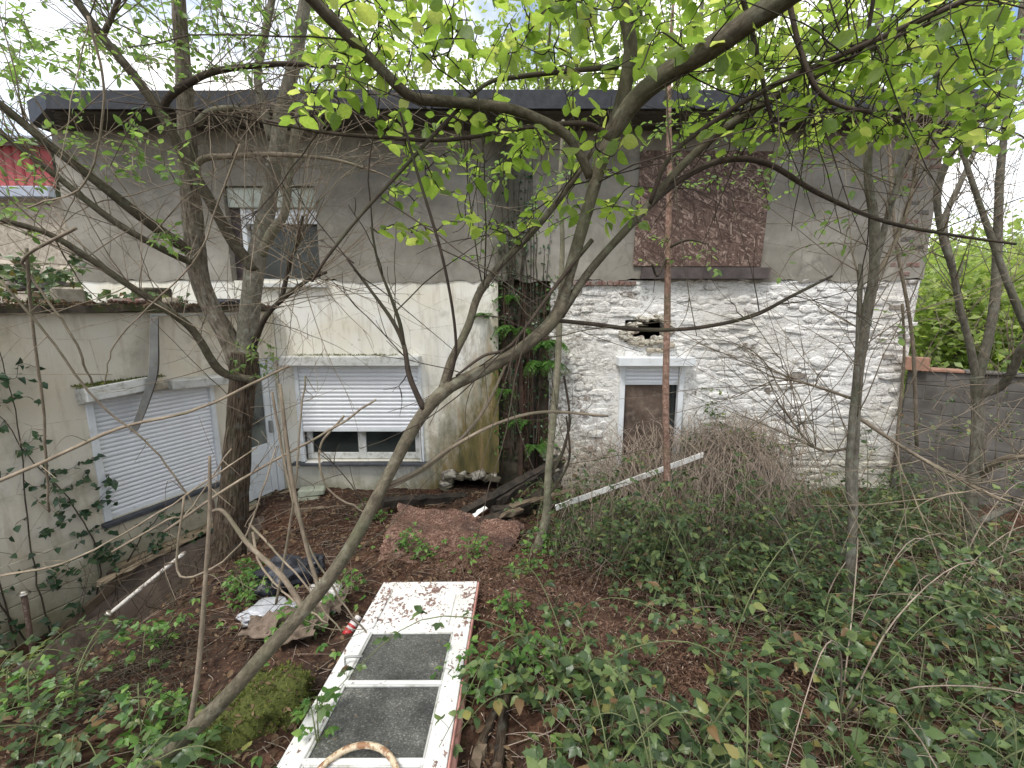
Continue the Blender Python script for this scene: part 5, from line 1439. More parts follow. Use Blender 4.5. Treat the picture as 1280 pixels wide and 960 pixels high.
# dead canes criss-crossing on the left
canes = [
 ([(-10,605,3.0),(60,575,3.1),(150,535,3.3),(250,510,3.5),(360,458,3.9)], 7, 'long pale dead cane crossing the annex shutter'),
 ([(205,665,2.6),(300,600,2.8),(400,545,3.0),(470,500,3.2)], 5, 'straight pale cane crossing before the forked trunk'),
 ([(0,720,2.6),(90,700,2.7),(200,640,2.8),(320,560,3.0)], 4, 'thin straw coloured cane low before the annex'),
 ([(312,655,2.9),(345,690,2.7),(385,735,2.5),(425,790,2.3)], 4, 'broken tan branch leaning over the rubbish'),
 ([(316,665,2.9),(325,705,2.8),(360,745,2.6),(410,780,2.5)], 4, 'curved tan branch over the black bag'),
 ([(340,490,2.9),(360,600,2.8),(385,680,2.7),(440,770,2.6),(470,800,2.6)], 4, 'long brown whip arching down to the rubbish'),
 ([(110,20,2.6),(130,120,2.7),(105,230,2.8),(35,260,2.9)], 4, 'thin dark cane looping by the red building'),
 ([(95,285,3.0),(33,320,3.0),(38,345,3.05),(90,420,3.1),(115,480,3.2)], 5, 'pale hooked cane bending over the annex roof'),
 ([(33,310,3.0),(40,400,3.1),(55,520,3.2),(60,640,3.25)], 5, 'tan climbing stem hanging down the annex wall'),
 ([(0,350,2.9),(60,420,3.0),(120,500,3.1),(190,560,3.2),(250,640,3.3)], 4, 'brown cane drooping across the annex wall'),
 ([(230,620,2.5),(225,720,2.45),(300,680,2.5),(345,560,2.6)], 4, 'thin bowed cane beside the forked trunk base'),
 ([(140,690,3.0),(210,650,3.1),(235,640,3.2),(290,560,3.3)], 4, 'bent whip crossing below the annex shutter sill'),
 ([(345,755,2.6),(365,640,2.7),(372,575,2.7),(380,470,2.8)], 4, 'slim upright cane before the lower window'),
 ([(300,180,3.0),(270,260,3.1),(240,330,3.1),(150,420,3.2),(130,480,3.2)], 3, 'fine twig hanging before the upper window'),
 ([(430,520,3.2),(400,560,3.2),(410,610,3.2),(455,640,3.2)], 4, 'pale forked twig hanging before the lower window'),
]
for pts, w, lab in canes:
    t = Tubes(); C, r_ = limb(t, [(u, v, y, w * .8 * (1 - .5 * k / len(pts))) for k, (u, v, y) in enumerate(pts)], 6, .05, 7, .004)
    for _ in range(4):
        a = C[random.randrange(4, len(C))]; t.add(catmull(np.array([a, a + rng.normal(0, .08, 3), a + rng.normal(0, .16, 3)]), 4), np.linspace(.003, .001, 9), 5)
    tag(t.build('dead_cane', M['twig_tan']), lab, 'cane', 'dead canes hanging on the left')

# ------------------------------------------------------------------ undergrowth
def bramble(p, label, group, n_c=4, Ls=(.45, 1.0), lsize=(.035, .06), mat='leaf_bramble', name='bramble', rise=.8, cmat='cane_green', spacing=.07, cat='bramble', fill=18):
    t = empty(name, tuple(p)); tag(t, label, cat, group)
    tb_ = Tubes(); pos, xd, up, sz = [], [], [], []
    for c in range(n_c):
        a = random.uniform(0, 6.283); Lc = random.uniform(*Ls); d = np.array((math.cos(a), math.sin(a), 0)); h = Lc * rise * random.uniform(.35, .75)
        g = float(gz(*(p[:2] + d[:2] * Lc * .9)))
        C_ = catmull(np.array([p - (0, 0, .02), p + d * Lc * .2 + (0, 0, h * .7), p + d * Lc * .55 + (0, 0, h), np.append(p[:2] + d[:2] * Lc * .9, max(g + .04, p[2] + h * .4))]), 5)
        tb_.add(C_, np.linspace(.0048, .0016, len(C_)), 5)
        arc = np.concatenate([[0], np.cumsum(np.linalg.norm(np.diff(C_, axis=0), axis=1))]); s = .12 * arc[-1]; sd = 1
        while s < arc[-1]:
            q = np.array([np.interp(s, arc, C_[:, k]) for k in range(3)])
            i_ = min(np.searchsorted(arc, s), len(C_) - 1); tt = norm(C_[i_] - C_[max(i_ - 1, 0)])
            hh = norm(np.cross(tt, (0, 0, 1.0)) + 1e-6) * sd
            pd = norm(hh + tt * .4 + np.array((0, 0, random.uniform(.0, .6))))
            b0 = q + pd * random.uniform(.03, .07)
            tb_.add(np.array([q, (q + b0) / 2 + (0, 0, .004), b0]), .0012, 4, cap=False)
            size = random.uniform(*lsize); upv = np.array((0, 0, 1)) + rng.normal(0, .35, 3)
            lat = norm(np.cross(upv, pd))
            for dd, f_ in ((pd, 1.15), (pd * .25 + lat, .9), (pd * .25 - lat, .9)):
                pos.append(b0); xd.append(dd + np.array((0, 0, random.uniform(-.45, .05)))); up.append(upv + rng.normal(0, .15, 3)); sz.append(size * f_)
            sd = -sd; s += spacing * random.uniform(.7, 1.3)
    for _ in range(fill):
        a = random.uniform(0, 6.283); r_ = random.uniform(.02, .45); q = p + np.array((math.cos(a) * r_, math.sin(a) * r_, 0)); q[2] = float(gz(q[0], q[1])) + random.uniform(.01, .16)
        b = random.uniform(0, 6.283); pd = np.array((math.cos(b), math.sin(b), .1)); size = random.uniform(*lsize)
        for da in (-1.1, 0, 1.1): pos.append(q); xd.append(np.array((math.cos(b + da), math.sin(b + da), -.1))); up.append(np.array((0, 0, 1)) + rng.normal(0, .3, 3)); sz.append(size)
    o_ = sub(tb_.build('canes', M[cmat], t), t); o_['kind'] = 'stuff'
    L_ = keep_clear((np.array(pos), np.array(xd), np.array(up), np.array(sz)), .7)
    sub(leaves_obj('foliage', *L_, M[mat], t, 'bramble', .95), t)
    return t
def path_clear(x, y):
    """true away from the litter-covered boards and the white door"""
    pts = [onp for onp in PATH]
    for (ax, ay), (bx, by) in zip(pts[:-1], pts[1:]):
        t = max(0, min(1, ((x - ax) * (bx - ax) + (y - ay) * (by - ay)) / ((bx - ax) ** 2 + (by - ay) ** 2)))
        if math.hypot(x - ax - t * (bx - ax), y - ay - t * (by - ay)) < .46: return False
    return not (-1.35 < x < .12 and .8 < y < 3.6) and math.hypot(x + 1.4, y - 2.15) > .62 and math.hypot(x + 1.95, y - 3.45) > .6
PATH = [tuple(onground(u, v)[:2]) for u, v in ((555, 665), (640, 725), (750, 780), (850, 832), (930, 865))]
LAND = [('the red barked sapling', W(835, 668, 4.5)), ('the twin stemmed sapling', W(1055, 770, 2.9)), ('the forked grey sapling', W(1205, 700, 3.8)), ('the white batten', W(780, 640, 4.8)), ('the pale thin sapling', W(672, 690, 4.13)),
        ('the dead bramble heap', W(920, 660, 5.5)), ('the long chipboard sheet', W(760, 800, 2.9)), ('the far end of the litter strip', W(930, 860, 2.4)), ('the edge of the white door', W(600, 860, 2.3)), ('the fallen logs', W(640, 930, 2.0)),
        ('the forked tree', W(290, 715, 4.2)), ('the moss mound', W(333, 890, 2.1)), ('the rubbish bags', W(370, 745, 3.4)), ('the leaning trunk', W(230, 930, 1.7)), ('the buckled chipboard', W(560, 690, 4.0)), ('the knobbed pole', W(110, 800, 3.3)), ('the block wall', W(1230, 690, 4.8)), ('the dry stalks', W(1180, 760, 3.2))]
def near_what(p):
    return min(LAND, key=lambda q: np.linalg.norm(q[1][:2] - p[:2]))[0]
def fill_area(poly_uv, n, dmin, fn, tries=6000, clear=True):
    """n plants on ground points inside a region of the garden (corners given as ground points)"""
    P_ = np.array([onground(u, v)[:2] for u, v in poly_uv]); out = []
    lo, hi = P_.min(0), P_.max(0)
    for _ in range(tries):
        x, y = rng.uniform(lo, hi)
        ins = False; j_ = len(P_) - 1
        for i_ in range(len(P_)):
            if (P_[i_][1] > y) != (P_[j_][1] > y) and x < (P_[j_][0] - P_[i_][0]) * (y - P_[i_][1]) / (P_[j_][1] - P_[i_][1] + 1e-9) + P_[i_][0]: ins = not ins
            j_ = i_
        if not ins or (clear and not path_clear(x, y)): continue
        if any(math.hypot(x - a, y - b) < dmin for a, b in out): continue
        out.append((x, y))
        if len(out) >= n: break
    for x, y in out: fn(np.array((x, y, float(gz(x, y)))))
    return out
lab_far = 'bramble with dull green three part leaves in the thicket before the stone wall'
fill_area([(690,650),(830,640),(1010,660),(1130,650),(1290,730),(1290,800),(1000,800),(840,770),(740,715)], 40, .28, lambda p: bramble(p, 'bramble with small dull green leaves growing nearest ' + near_what(p), 'brambles before the stone wall', 5, (.4, .95), (.032, .062), rise=1.0))
lab_near = 'broad leaved bramble in the foreground thicket beside the white door'
fill_area([(650,810),(800,870),(1000,860),(1290,800),(1400,1100),(620,1100)], 22, .26, lambda p: bramble(p, 'bramble with broad leaves growing nearest ' + near_what(p), 'brambles in the foreground', 4, (.35, .85), (.034, .07), fill=14, rise=.9))
lab_left = 'bramble spilling into the dark hollow below the annex'
fill_area([(-80,880),(60,880),(160,915),(260,1000),(150,1100),(-200,1100)], 8, .3, lambda p: bramble(p, 'bramble in the dark hollow nearest ' + near_what(p), 'brambles in the hollow', 4, (.3, .7), (.035, .06)))
# tall arching canes and grass between them
TALL = ['beside the twin stemmed sapling', 'before the forked grey sapling', 'over the end of the litter strip', 'below the block wall', 'beside the red barked sapling', 'in front of the dead bramble heap', 'over the foreground thicket', 'next to the fallen logs', 'before the white wall corner', 'under the slanting grey tree']
for lab, (u, v) in zip(TALL, ((1020,780),(1180,760),(900,850),(1240,740),(860,690),(930,700),(1050,900),(720,880),(1080,680),(1270,850))):
    bramble(onground(u, v), 'tall arching bramble canes with sparse leaves ' + lab, 'tall arching bramble canes', 5, (.9, 1.6), (.03, .065), 'leaf_bramble', 'tall_bramble', .95, random.choice(('bramble_cane', 'cane_green')), .12, 'bramble', 0)
t = Tubes()
for _ in range(900):
    while True:
        x, y = random.uniform(.2, 5.4), random.uniform(1.1, 5.6)
        if path_clear(x, y) and x < y * 1.3 + .4: break
    p = np.array((x, y, float(gz(x, y)))); a = random.uniform(0, 6.283); h = random.uniform(.15, .55); l_ = random.uniform(.1, .45) * h * 2
    d = np.array((math.cos(a), math.sin(a), 0))
    t.add(catmull(np.array([p, p + d * l_ * .25 + (0, 0, h * .6), p + d * l_ * .65 + (0, 0, h * .95), p + d * l_ + (0, 0, h * .75)]), 3), np.linspace(.0026, .0007, 10), 4, cap=False)
o = t.build('wild_grass', M['cane_green']); o['kind'] = 'stuff'; o['label'] = 'thin pale grass blades growing between the brambles'
# small nettles and soft weeds
lab_w = 'soft bright green weed with heart shaped leaves growing on the litter'
def weed(p):
  if math.hypot(p[0] + 1.4, p[1] - 2.15) > .33: bramble(p, 'soft bright green weed growing nearest ' + near_what(p), 'weeds on the litter', 3, (.12, .3), (.03, .05), 'leaf_herb', 'weed', 1.6, 'cane_green', .04, 'weed', 6)
for u, v in ((205,815),(310,760),(300,740),(235,905),(295,700),(320,720),(420,760),(395,800),(378,905),(500,690),(540,700),(470,650),(590,700),(660,720),(640,770),(470,585),(690,690),(655,830),(230,955),(40,900),(400,960),(180,940),(620,860),(700,870),(575,850)):
    weed(onground(u, v))

# dead bramble heap against the stone wall
def tangle(name, label, apex, foot, n, Ls, mat, spread, cat='dead brambles', rr=(.003, .0055), sag=.25):
    t = empty(name, tuple(apex)); tag(t, label, cat)
    t.location.z = float(gz(apex[0], apex[1]))
    tb_ = Tubes()
    for _ in range(n):
        a = np.array(apex) + rng.normal(0, 1, 3) * spread
        b = np.array(foot[0]) + (np.array(foot[1]) - np.array(foot[0])) * random.random() + rng.normal(0, .22, 3) * (1, 1, .3)
        b[2] = float(gz(b[0], b[1])) + random.uniform(.0, .12)
        m = (a + b) / 2 + np.array((0, 0, random.uniform(-sag, sag))) + rng.normal(0, .1, 3)
        m[2] = max(m[2], float(gz(m[0], m[1])) + .05)
        C_ = catmull(np.array([a, a * .7 + m * .3 + rng.normal(0, .05, 3), m, m * .4 + b * .6 + rng.normal(0, .05, 3), b]), 4)
        tb_.add(C_, np.linspace(random.uniform(*rr), .0014, len(C_)), 4, cap=False)
    o_ = sub(tb_.build('canes', mat, t), t); o_['kind'] = 'stuff'
    return t
tangle('dead_bramble_heap', 'heap of dry brown bramble canes drooping against the white stone wall', W(915,545,6.1), (onground(820,700), onground(1050,690)), 560, 1, M['bramble_cane'], np.array((.5, .2, .18)))
tangle('dead_bramble_heap', 'tangle of dry brown canes in front of the boarded door', W(800,562,5.85), (onground(715,690), onground(880,690)), 380, 1, M['bramble_cane'], np.array((.5, .25, .2)))
tangle('dead_bramble_heap', 'low tangle of dry canes between the beam pile and the door', W(735,640,5.2), (onground(680,690), onground(800,710)), 110, 1, M['bramble_cane'], np.array((.35, .3, .12)))
tangle('dry_stalks', 'fan of pale dry grass stalks below the block wall', W(1145,645,4.6), (onground(1200,760), onground(1330,790)), 46, 1, M['twig_tan'], np.array((.5, .25, .1)), 'stalks', (.0025, .004), .1)
tangle('dry_stalks', 'dry stalks scattered under the forked sapling', W(1230,690,3.7), (onground(1100,790), onground(1290,830)), 40, 1, M['twig_tan'], np.array((.4, .3, .1)), 'stalks', (.002, .0035), .15)
tangle('dead_twig_pile', 'pile of dead twigs in the dark hollow below the forked tree', W(200,700,3.7), (onground(90,800), onground(330,790)), 34, 1, M['twig_brown'], np.array((.5, .3, .15)), 'twigs')
def strew(name, label, c, ext, n, mat, Lr=(.25, .9), h=.16):
    t = empty(name, tuple(c)); tag(t, label, 'dead canes'); tb_ = Tubes()
    for _ in range(n):
        a = np.array(c) + rng.uniform(-1, 1, 3) * ext; th_ = random.uniform(0, 6.283); L_ = random.uniform(*Lr); m_ = 7
        C_ = a + np.linspace(0, 1, m_)[:, None] * L_ * np.array((math.cos(th_), math.sin(th_), 0)) + np.cumsum(rng.normal(0, .03, (m_, 3)), 0) * L_
        if not path_clear(*C_[3, :2]) or ((C_[:, 0] > -1.2) & (C_[:, 0] < -.1) & (C_[:, 1] < 3.4)).any(): continue
        C_[:, 2] = gz(C_[:, 0], C_[:, 1]) + .015 + h * random.random() * np.sin(np.linspace(.2, random.uniform(1.5, 3.1), m_))
        tb_.add(catmull(C_, 2), np.linspace(random.uniform(.0018, .0036), .0012, 2 * m_ - 1), 4, cap=False)
    o_ = sub(tb_.build('canes', mat, t), t); o_['kind'] = 'stuff'
strew('dead_cane_litter', 'tangle of brown dead canes under the foreground brambles', onground(900,900), np.array((1.6, .8, 0)), 420, M['bramble_cane'])
strew('dead_cane_litter', 'tangle of brown dead canes beside the twin stemmed sapling', onground(1010,750), np.array((1.9, 1.1, 0)), 420, M['bramble_cane'])
strew('dead_cane_litter', 'thin brown dead canes strewn round the rubbish bags', onground(330,800), np.array((.9, 1.0, 0)), 160, M['twig_brown'])
tangle('dead_cane_litter', 'dark dead twigs strewn in the hollow before the leaning sheet', onground(150,860), (onground(60,860), onground(300,840)), 60, 1, M['twig_brown'], np.array((.5, .4, .05)), 'dead canes', (.002, .004), .06)
# live creeper on top of the heap
cp = empty('creeper', tuple(W(915, 600, 5.8))); tag(cp, 'leafy green creeper climbing over the dead bramble heap on the wall', 'creeper')
tb = Tubes(); C = [catmull(np.array([W(960,640,5.8), W(930,590,5.95), W(900,540,6.15), W(885,490,6.28)]), 5), catmull(np.array([W(880,640,5.7), W(905,590,5.8), W(950,565,5.95), W(985,575,6.1)]), 5)]
for c in C: tb.add(c, np.linspace(.006, .002, len(c)), 6)
tw = grow(tb, C, targets([(850,1000,535,650,5.4,6.1,120),(878,905,485,540,6.1,6.3,18),(980,1040,590,680,5.4,6.0,40),(760,860,600,680,5.0,5.6,40)]), .05, .003, jit=.15)
sub(leaves_obj('foliage', *leaf_on(tw, .05, (.04, .075), .3, .2, .5), M['leaf_bramble'], cp, 'bramble', 1.0), cp)
o = sub(tb.build('stems', M['cane_green'], cp), cp); o['kind'] = 'stuff'
# creepers at the foot of the stone wall and block wall
for lab, regs in (('small leafy climber round the boarded door frame', [(700,790,560,680,5.6,6.15,70)]), ('climber of thin leaves spreading over the block wall', [(1120,1290,490,700,4.2,5.0,90)]), ('dark climber at the foot of the white wall corner', [(1040,1130,600,680,5.2,6.0,70)])):
    t = empty('climber', tuple(W(regs[0][0] + 30, 680, regs[0][4]))); tag(t, lab, 'climber')
    tb = Tubes(); tg = targets(regs); C = catmull(np.array([tg[np.argmin(tg[:, 2])], tg.mean(0), tg[np.argmax(tg[:, 2])]]), 6)
    tb.add(C, np.linspace(.005, .002, len(C)), 5); tw = grow(tb, [C], tg, .05, .003, jit=.15)
    sub(leaves_obj('foliage', *leaf_on(tw, .075, (.03, .055), .3, .3, .5), M['leaf_bramble'], t, 'bramble', 1.0), t)
    o = sub(tb.build('stems', M['twig_tan'], t), t); o['kind'] = 'stuff'

# ivy on the annex wall and on its roof
def ivy(label, paths, n, regs, size=(.04, .075), sp=.06, mat='leaf_ivy', nm='ivy'):
    t = empty(nm, tuple(paths[0][0])); tag(t, label, 'ivy')
    tb_ = Tubes(); Cs = []
    for p in paths:
        c = catmull(np.array(p), 7); c = c + rng.normal(0, .006, c.shape); Cs.append(c); tb_.add(c, np.linspace(.008, .003, len(c)), 6)
    tg = np.vstack([np.array([AX(random.uniform(a, b), random.uniform(o0, o1), random.uniform(z0, z1)) for _ in range(k)]) for a, b, o0, o1, z0, z1, k in regs])
    tw_ = grow(tb_, Cs, tg, .0, .003, jit=.1)
    pos, xd, up, sz = leaf_on(tw_, sp, size, .5, .1, .3)
    up = np.array((.922, -.388, .55)) + rng.normal(0, .4, up.shape)
    sub(leaves_obj('foliage', pos, xd, up, sz, M[mat], t, 'ivy', 1.0), t)
    o_ = sub(tb_.build('vines', M['twig_brown'], t), t); o_['kind'] = 'stuff'
ivy('dark green ivy climbing beside the annex shutter', [[AX(2.5, .06, -.5), AX(2.35, .05, .2), AX(2.5, .04, .9), AX(2.75, .04, 1.5), AX(2.9, .04, 2.1)], [AX(2.3, .06, -.2), AX(1.9, .07, .3), AX(1.5, .08, .55)], [AX(2.9, .05, -.6), AX(3.1, .04, .4), AX(3.0, .04, 1.4), AX(3.2, .04, 2.3)]], 0,
    [(2.15, 2.75, .02, .16, .0, 1.3, 70), (1.3, 2.3, .08, .22, -.1, .45, 40), (2.5, 3.1, .02, .2, 1.3, 2.3, 34), (2.6, 3.2, .05, .25, -.7, .0, 24)])
ivy('thin brown vines hanging down the annex wall by the frame', [[AX(3.0, .05, -.7), AX(3.05, .05, .6), AX(2.95, .05, 1.8), AX(3.0, .1, 2.7)], [AX(2.8, .05, -.6), AX(2.82, .05, .5), AX(2.75, .05, 1.7), AX(2.8, .1, 2.7)]], 0, [(2.6, 3.3, .03, .2, .2, 2.6, 26)], sp=.15)
ivy('mound of leafy ivy growing on the annex roof', [[AX(3.2, -.2, 2.8), AX(2.6, -.4, 2.9), AX(1.9, -.5, 2.85)], [AX(2.9, -.9, 2.8), AX(2.2, -1.0, 3.05), AX(1.6, -.8, 2.9)]], 0, [(1.9, 3.4, -1.3, .05, 2.78, 3.25, 190), (1.0, 2.1, -.8, .02, 2.78, 2.92, 34)], (.05, .085), .05, 'leaf_bramble')
# moss line on the annex shutter box and lower window shutter box
for lab, f_, k in (('mossy tufts on top of the annex shutter box', lambda: AX(random.uniform(1.55, 2.32), random.uniform(.0, .14), 1.985), 900), ('thin moss line on the lower window shutter box', lambda: np.array((random.uniform(LW[0] + .05, LW[1] - .35), FY - random.uniform(.0, .1), 2.075)), 420)):
    P = np.array([f_() for _ in range(k)])
    o = leaves_obj('moss', P, rng.normal(0, .7, (k, 3)) + (0, 0, .6), rng.normal(0, 1, (k, 3)), rng.uniform(.015, .04, k), M['moss_tuft'], None, 'small', .6)
    tag(o, lab, 'moss')
k = 1500
P = np.array([AX(random.uniform(.1, 3.6), random.uniform(-.1, .12), 2.79 + random.uniform(-.03, .02)) for _ in range(k)])
o = leaves_obj('moss', P, rng.normal(0, .8, (k, 3)), rng.normal(0, 1, (k, 3)), rng.uniform(.015, .06, k), M['leaf_dead'], None, 'small', .7); tag(o, 'dead leaves and crumbs along the annex roof edge', 'litter'); o.name = 'roof_litter'
# rubble on the annex roof
labs = ['broken red brick lying on the annex roof edge', 'pale rubble lump on the annex roof', 'dark squared stone on the annex roof before the upper wall', 'grey slate scrap on the roof edge', 'whitish stone lump beside the ivy mound', 'reddish brick bat half hidden by moss on the roof', 'flat black felt scrap curling on the roof edge']
spec = [(1.55, -.02, .20, .12, .06, 'brick'), (1.25, -.12, .16, .12, .08, 'rubble'), (1.25, -.45, .42, .2, .2, 'dark_stone'), (.7, .0, .30, .15, .05, 'slate'), (2.1, -.3, .22, .16, .16, 'rubble'), (1.8, .0, .18, .1, .06, 'brick'), (.55, .02, .42, .2, .07, 'roof_felt')]
for lab, (s, out, w, d_, h, m_) in zip(labs, spec):
    o = bevel_box('roof_rubble', -w/2, w/2, -d_/2, d_/2, 0, h, M[m_], None, .02, .012)
    o.location = tuple(AX(s, out, 2.79)); o.rotation_euler = (0, 0, random.uniform(.6, 1.6)); tag(o, lab, 'rubble', 'rubble on the annex roof')
rw = empty('rubble_wall', (-7.6, 7.6, 2.6)); tag(rw, 'tumbled rubble wall top between the annex roof and the red building', 'wall')
for k in range(44):
    s = random.uniform(.1, .26)
    o = bevel_box('rubble_stone', -s, s, -s*.6, s*.6, -s*.45, s*.45, random.choice([M['rubble'], M['concrete'], M['slate']]), rw, .03, .02)
    o.location = (random.uniform(-1.6, 1.2), random.uniform(-.3, .4), (k // 11) * .22 + random.uniform(-.04, .04) + .1); o.rotation_euler = (random.uniform(-.2, .2), random.uniform(-.2, .2), random.uniform(-.6, .6))

# ferns in the recess
def fern(p, label, n, Lf, face):
    t = empty('fern', tuple(p)); tag(t, label, 'fern', 'ferns in the recess')
    for c in range(n):
        a = random.uniform(-1.4, 1.4) + face; d = np.array((math.sin(a), -math.cos(a), 0)); L_ = Lf * random.uniform(.7, 1.1)
        C_ = catmull(np.array([p, p + d * L_ * .35 + (0, 0, L_ * .28), p + d * L_ * .75 + (0, 0, L_ * .2), p + d * L_ - (0, 0, L_ * .12)]), 6)
        tb_ = Tubes(); tb_.add(C_, np.linspace(.003, .001, len(C_)), 4); o_ = sub(tb_.build('frond', M['leaf_fern'], t), t)
        m_ = 20; P_, X_, S_ = [], [], []
        for k in range(m_):
            f_ = .1 + .9 * k / m_; i_ = min(int(f_ * (len(C_) - 1)), len(C_) - 2); tt = norm(C_[i_ + 1] - C_[i_]); si = norm(np.cross(tt, (0, 0, 1)))
            for sgn in (-1, 1): P_.append(C_[i_] + (C_[i_+1] - C_[i_]) * ((f_ * (len(C_) - 1)) % 1)); X_.append(si * sgn + tt * .35 - np.array((0, 0, .15))); S_.append(L_ * .3 * (1 - f_) ** .7 + .008)
        N_ = len(P_); pin = leaves_obj('pinnae', np.array(P_), np.array(X_), np.tile((0., 0., 1.), (N_, 1)) + rng.normal(0, .1, (N_, 3)), np.array(S_), M['leaf_fern'], o_, 'long', .9)
        pin.matrix_parent_inverse = (Matrix.Translation(t.location)).inverted() if False else Matrix.Identity(4)
for q, (u, v, y, n, Lf, fc) in enumerate(((648,418,6.42,7,.42,.1),(680,462,6.38,10,.5,.5),(660,530,6.46,5,.36,-.2),(668,562,6.38,7,.42,.7),(640,378,6.45,6,.36,-.4),(612,398,6.36,5,.28,-.5),(676,436,6.36,8,.46,.8),(632,492,6.42,4,.3,-.3))):
    fern(W(u, v, y), ('arching fern near the top of the recess', 'wide fern hanging over the edge of the stone wall', 'fern halfway down the dark recess', 'lowest fern in the recess above the beams', 'small fern under the grey plaster', 'little fern on the cream wall edge', 'fern against the painted stone edge', 'fern deep inside the recess')[q], n, Lf, fc)

rt = empty('hanging_roots', tuple(W(655, 600, 6.6))); tag(rt, 'rusty brown dead roots hanging in the dark recess between the walls', 'roots')
tb = Tubes()
for _ in range(130):
    x = random.uniform(-.16, .6); y = random.uniform(FY - .05, FY + .12); z0 = random.uniform(1.0, 3.1); L_ = random.uniform(.4, 1.4)
    s = np.linspace(0, 1, 8)[:, None]
    C_ = np.array((x, y, z0)) + s * np.array((random.uniform(-.12, .12), random.uniform(-.1, .02), -L_)) + np.cumsum(rng.normal(0, .012, (8, 3)), 0)
    C_[:, 2] = np.maximum(C_[:, 2], .02)
    tb.add(C_, np.linspace(random.uniform(.002, .006), .0015, 8), 5, cap=False)
o = sub(tb.build('root_strands', bark('rusty_root', [(.3, (.06, .03, .024)), (.6, (.13, .065, .05)), (.8, (.2, .12, .09))], 40, .4, .3), rt), rt); o['kind'] = 'stuff'
ivy2 = empty('recess_climber', tuple(W(640, 600, 6.4))); tag(ivy2, 'small leafy plants clinging along the edges of the recess', 'climber')
P = np.array([(random.choice((random.gauss(-.2, .06), random.gauss(.55, .07))), FY - random.uniform(-.1, .04), random.uniform(.5, 3.2)) for _ in range(420)])
sub(leaves_obj('foliage', P, rng.normal(0, 1, (420, 3)), np.array((0, -.8, .8)) + rng.normal(0, .5, (420, 3)), rng.uniform(.02, .06, 420), M['leaf_fern'], ivy2, 'bramble'), ivy2)
tb = Tubes(); vines = []
for q in range(16):
    x = random.uniform(-.2, .42); z0 = random.uniform(.4, 2.4); z1 = random.uniform(3.6, 5.0)
    s = np.linspace(0, 1, 10)[:, None]
    c = np.array((x, FY - .015, z0)) + s * np.array((random.uniform(-.2, .2), 0, z1 - z0)) + np.cumsum(rng.normal(0, .014, (10, 3)) * (1, .1, 1), 0)
    vines.append(catmull(c, 3)); tb.add(vines[-1], np.linspace(.012, .003, len(vines[-1])), 6, .06)
o = sub(tb.build('stems', M['twig_brown'], ivy2), ivy2); o['kind'] = 'stuff'
P = np.vstack([v_[rng.integers(0, len(v_), 30)] for v_ in vines]) + rng.normal(0, .05, (480, 3)) * (1, .3, 1)
P[:, 1] = np.minimum(P[:, 1], FY - .02)
sub(leaves_obj('foliage', P, rng.normal(0, 1, (480, 3)) + (0, 0, -.3), np.array((0, -.9, .6)) + rng.normal(0, .4, (480, 3)), rng.uniform(.02, .055, 480), M['leaf_ivy'], ivy2, 'ivy'), ivy2)
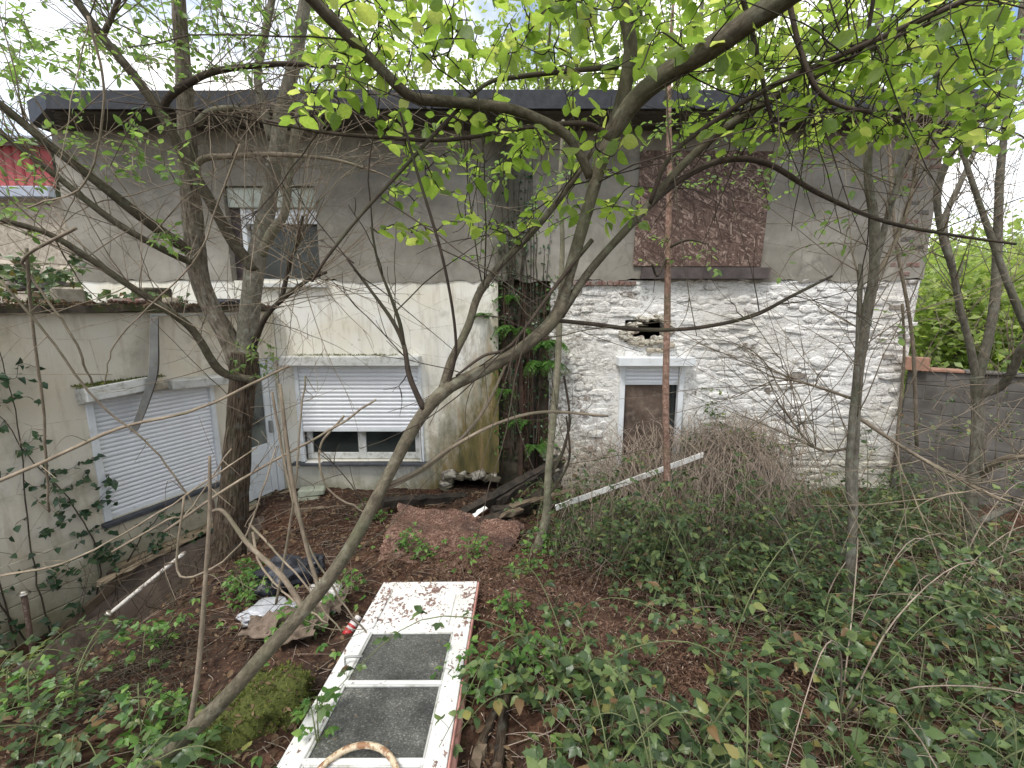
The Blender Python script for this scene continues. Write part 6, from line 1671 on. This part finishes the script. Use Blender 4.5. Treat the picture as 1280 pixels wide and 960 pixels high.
# ------------------------------------------------------------------ litter (uncountable)
def litter(name, label, n, fn, size, mat, shape='small', flat=.25, wid=.6, dz=.006):
    P_ = np.array([fn() for _ in range(n)]); P_[:, 2] += rng.uniform(.0, dz, n)
    xd = rng.normal(0, 1, (n, 3)) * (1, 1, flat); up = rng.normal(0, flat, (n, 3)) + (0, 0, 1)
    o = leaves_obj(name, P_, xd, up, rng.uniform(*size, n), mat, None, shape, wid); o['label'] = label; return o
def anyground():
    while True:
        x, y = random.uniform(-4.2, 5.6), random.uniform(.9, 6.3)
        if abs(x) < y * 1.35 + .6: return (x, y, float(gz(x, y)) + .01)
def pathground():
    k = random.randrange(len(PATH) - 1); t = random.random(); (ax, ay), (bx, by) = PATH[k], PATH[k + 1]
    x, y = ax + (bx - ax) * t + random.gauss(0, .38), ay + (by - ay) * t + random.gauss(0, .3)
    return (x, y, float(gz(x, y)) + random.uniform(.01, .09))
chip = leaf_mat('wood_chip', [(0, (.045, .021, .014)), (.4, (.10, .05, .033)), (.82, (.165, .09, .062)), (.95, (.27, .17, .125)), (1, (.45, .37, .31))], (1, 1, 1), .03, .9)
litter('leaf_litter', 'brown leaf litter scattered over the garden ground', 12000, anyground, (.018, .05), M['leaf_dead'], wid=.8, flat=.4, dz=.03)
litter('fallen_leaves', 'curled brown dead leaves lying on the soil', 3200, anyground, (.03, .07), M['leaf_dead'], 'oval', .45, .9, dz=.03)
litter('wood_chips', 'reddish chips of rotten board scattered on the path', 26000, pathground, (.012, .05), chip, wid=.3, flat=.25, dz=.015)
def midground():
    x, y = random.uniform(-2.6, 1.5), random.uniform(1.6, 5.9); return (x, y, float(gz(x, y)) + .008)
litter('wood_chips', 'reddish crumbs of rotten board spread round the white door', 16000, midground, (.010, .035), chip, wid=.32, flat=.25, dz=.02)
t = Tubes()
for _ in range(1300):
    x, y, z = anyground(); a = random.uniform(0, 6.283); L_ = random.uniform(.08, .4); d = np.array((math.cos(a), math.sin(a), 0))
    q = np.array((x, y, 0)); e = q + d * L_; m = (q + e) / 2 + rng.normal(0, .02, 3)
    for p in (q, m, e): p[2] = float(gz(p[0], p[1])) + random.uniform(.005, .03)
    t.add(catmull(np.array([q, m, e]), 3), np.linspace(.003, .0015, 7), 4, cap=False)
o = t.build('fallen_twigs', M['bramble_cane']); o['kind'] = 'stuff'; o['label'] = 'thin fallen twigs strewn over the soil'
# low ivy and seedlings between the brambles
def cover():
    while True:
        x, y = random.uniform(.3, 5.6), random.uniform(1.0, 5.9)
        if path_clear(x, y) and abs(x) < y * 1.3 + .5: return (x, y, float(gz(x, y)) + random.uniform(.02, .13))
litter('ground_ivy', 'low green leaves covering the soil between the brambles', 3600, cover, (.025, .05), M['leaf_bramble'], 'bramble', .45, .95)
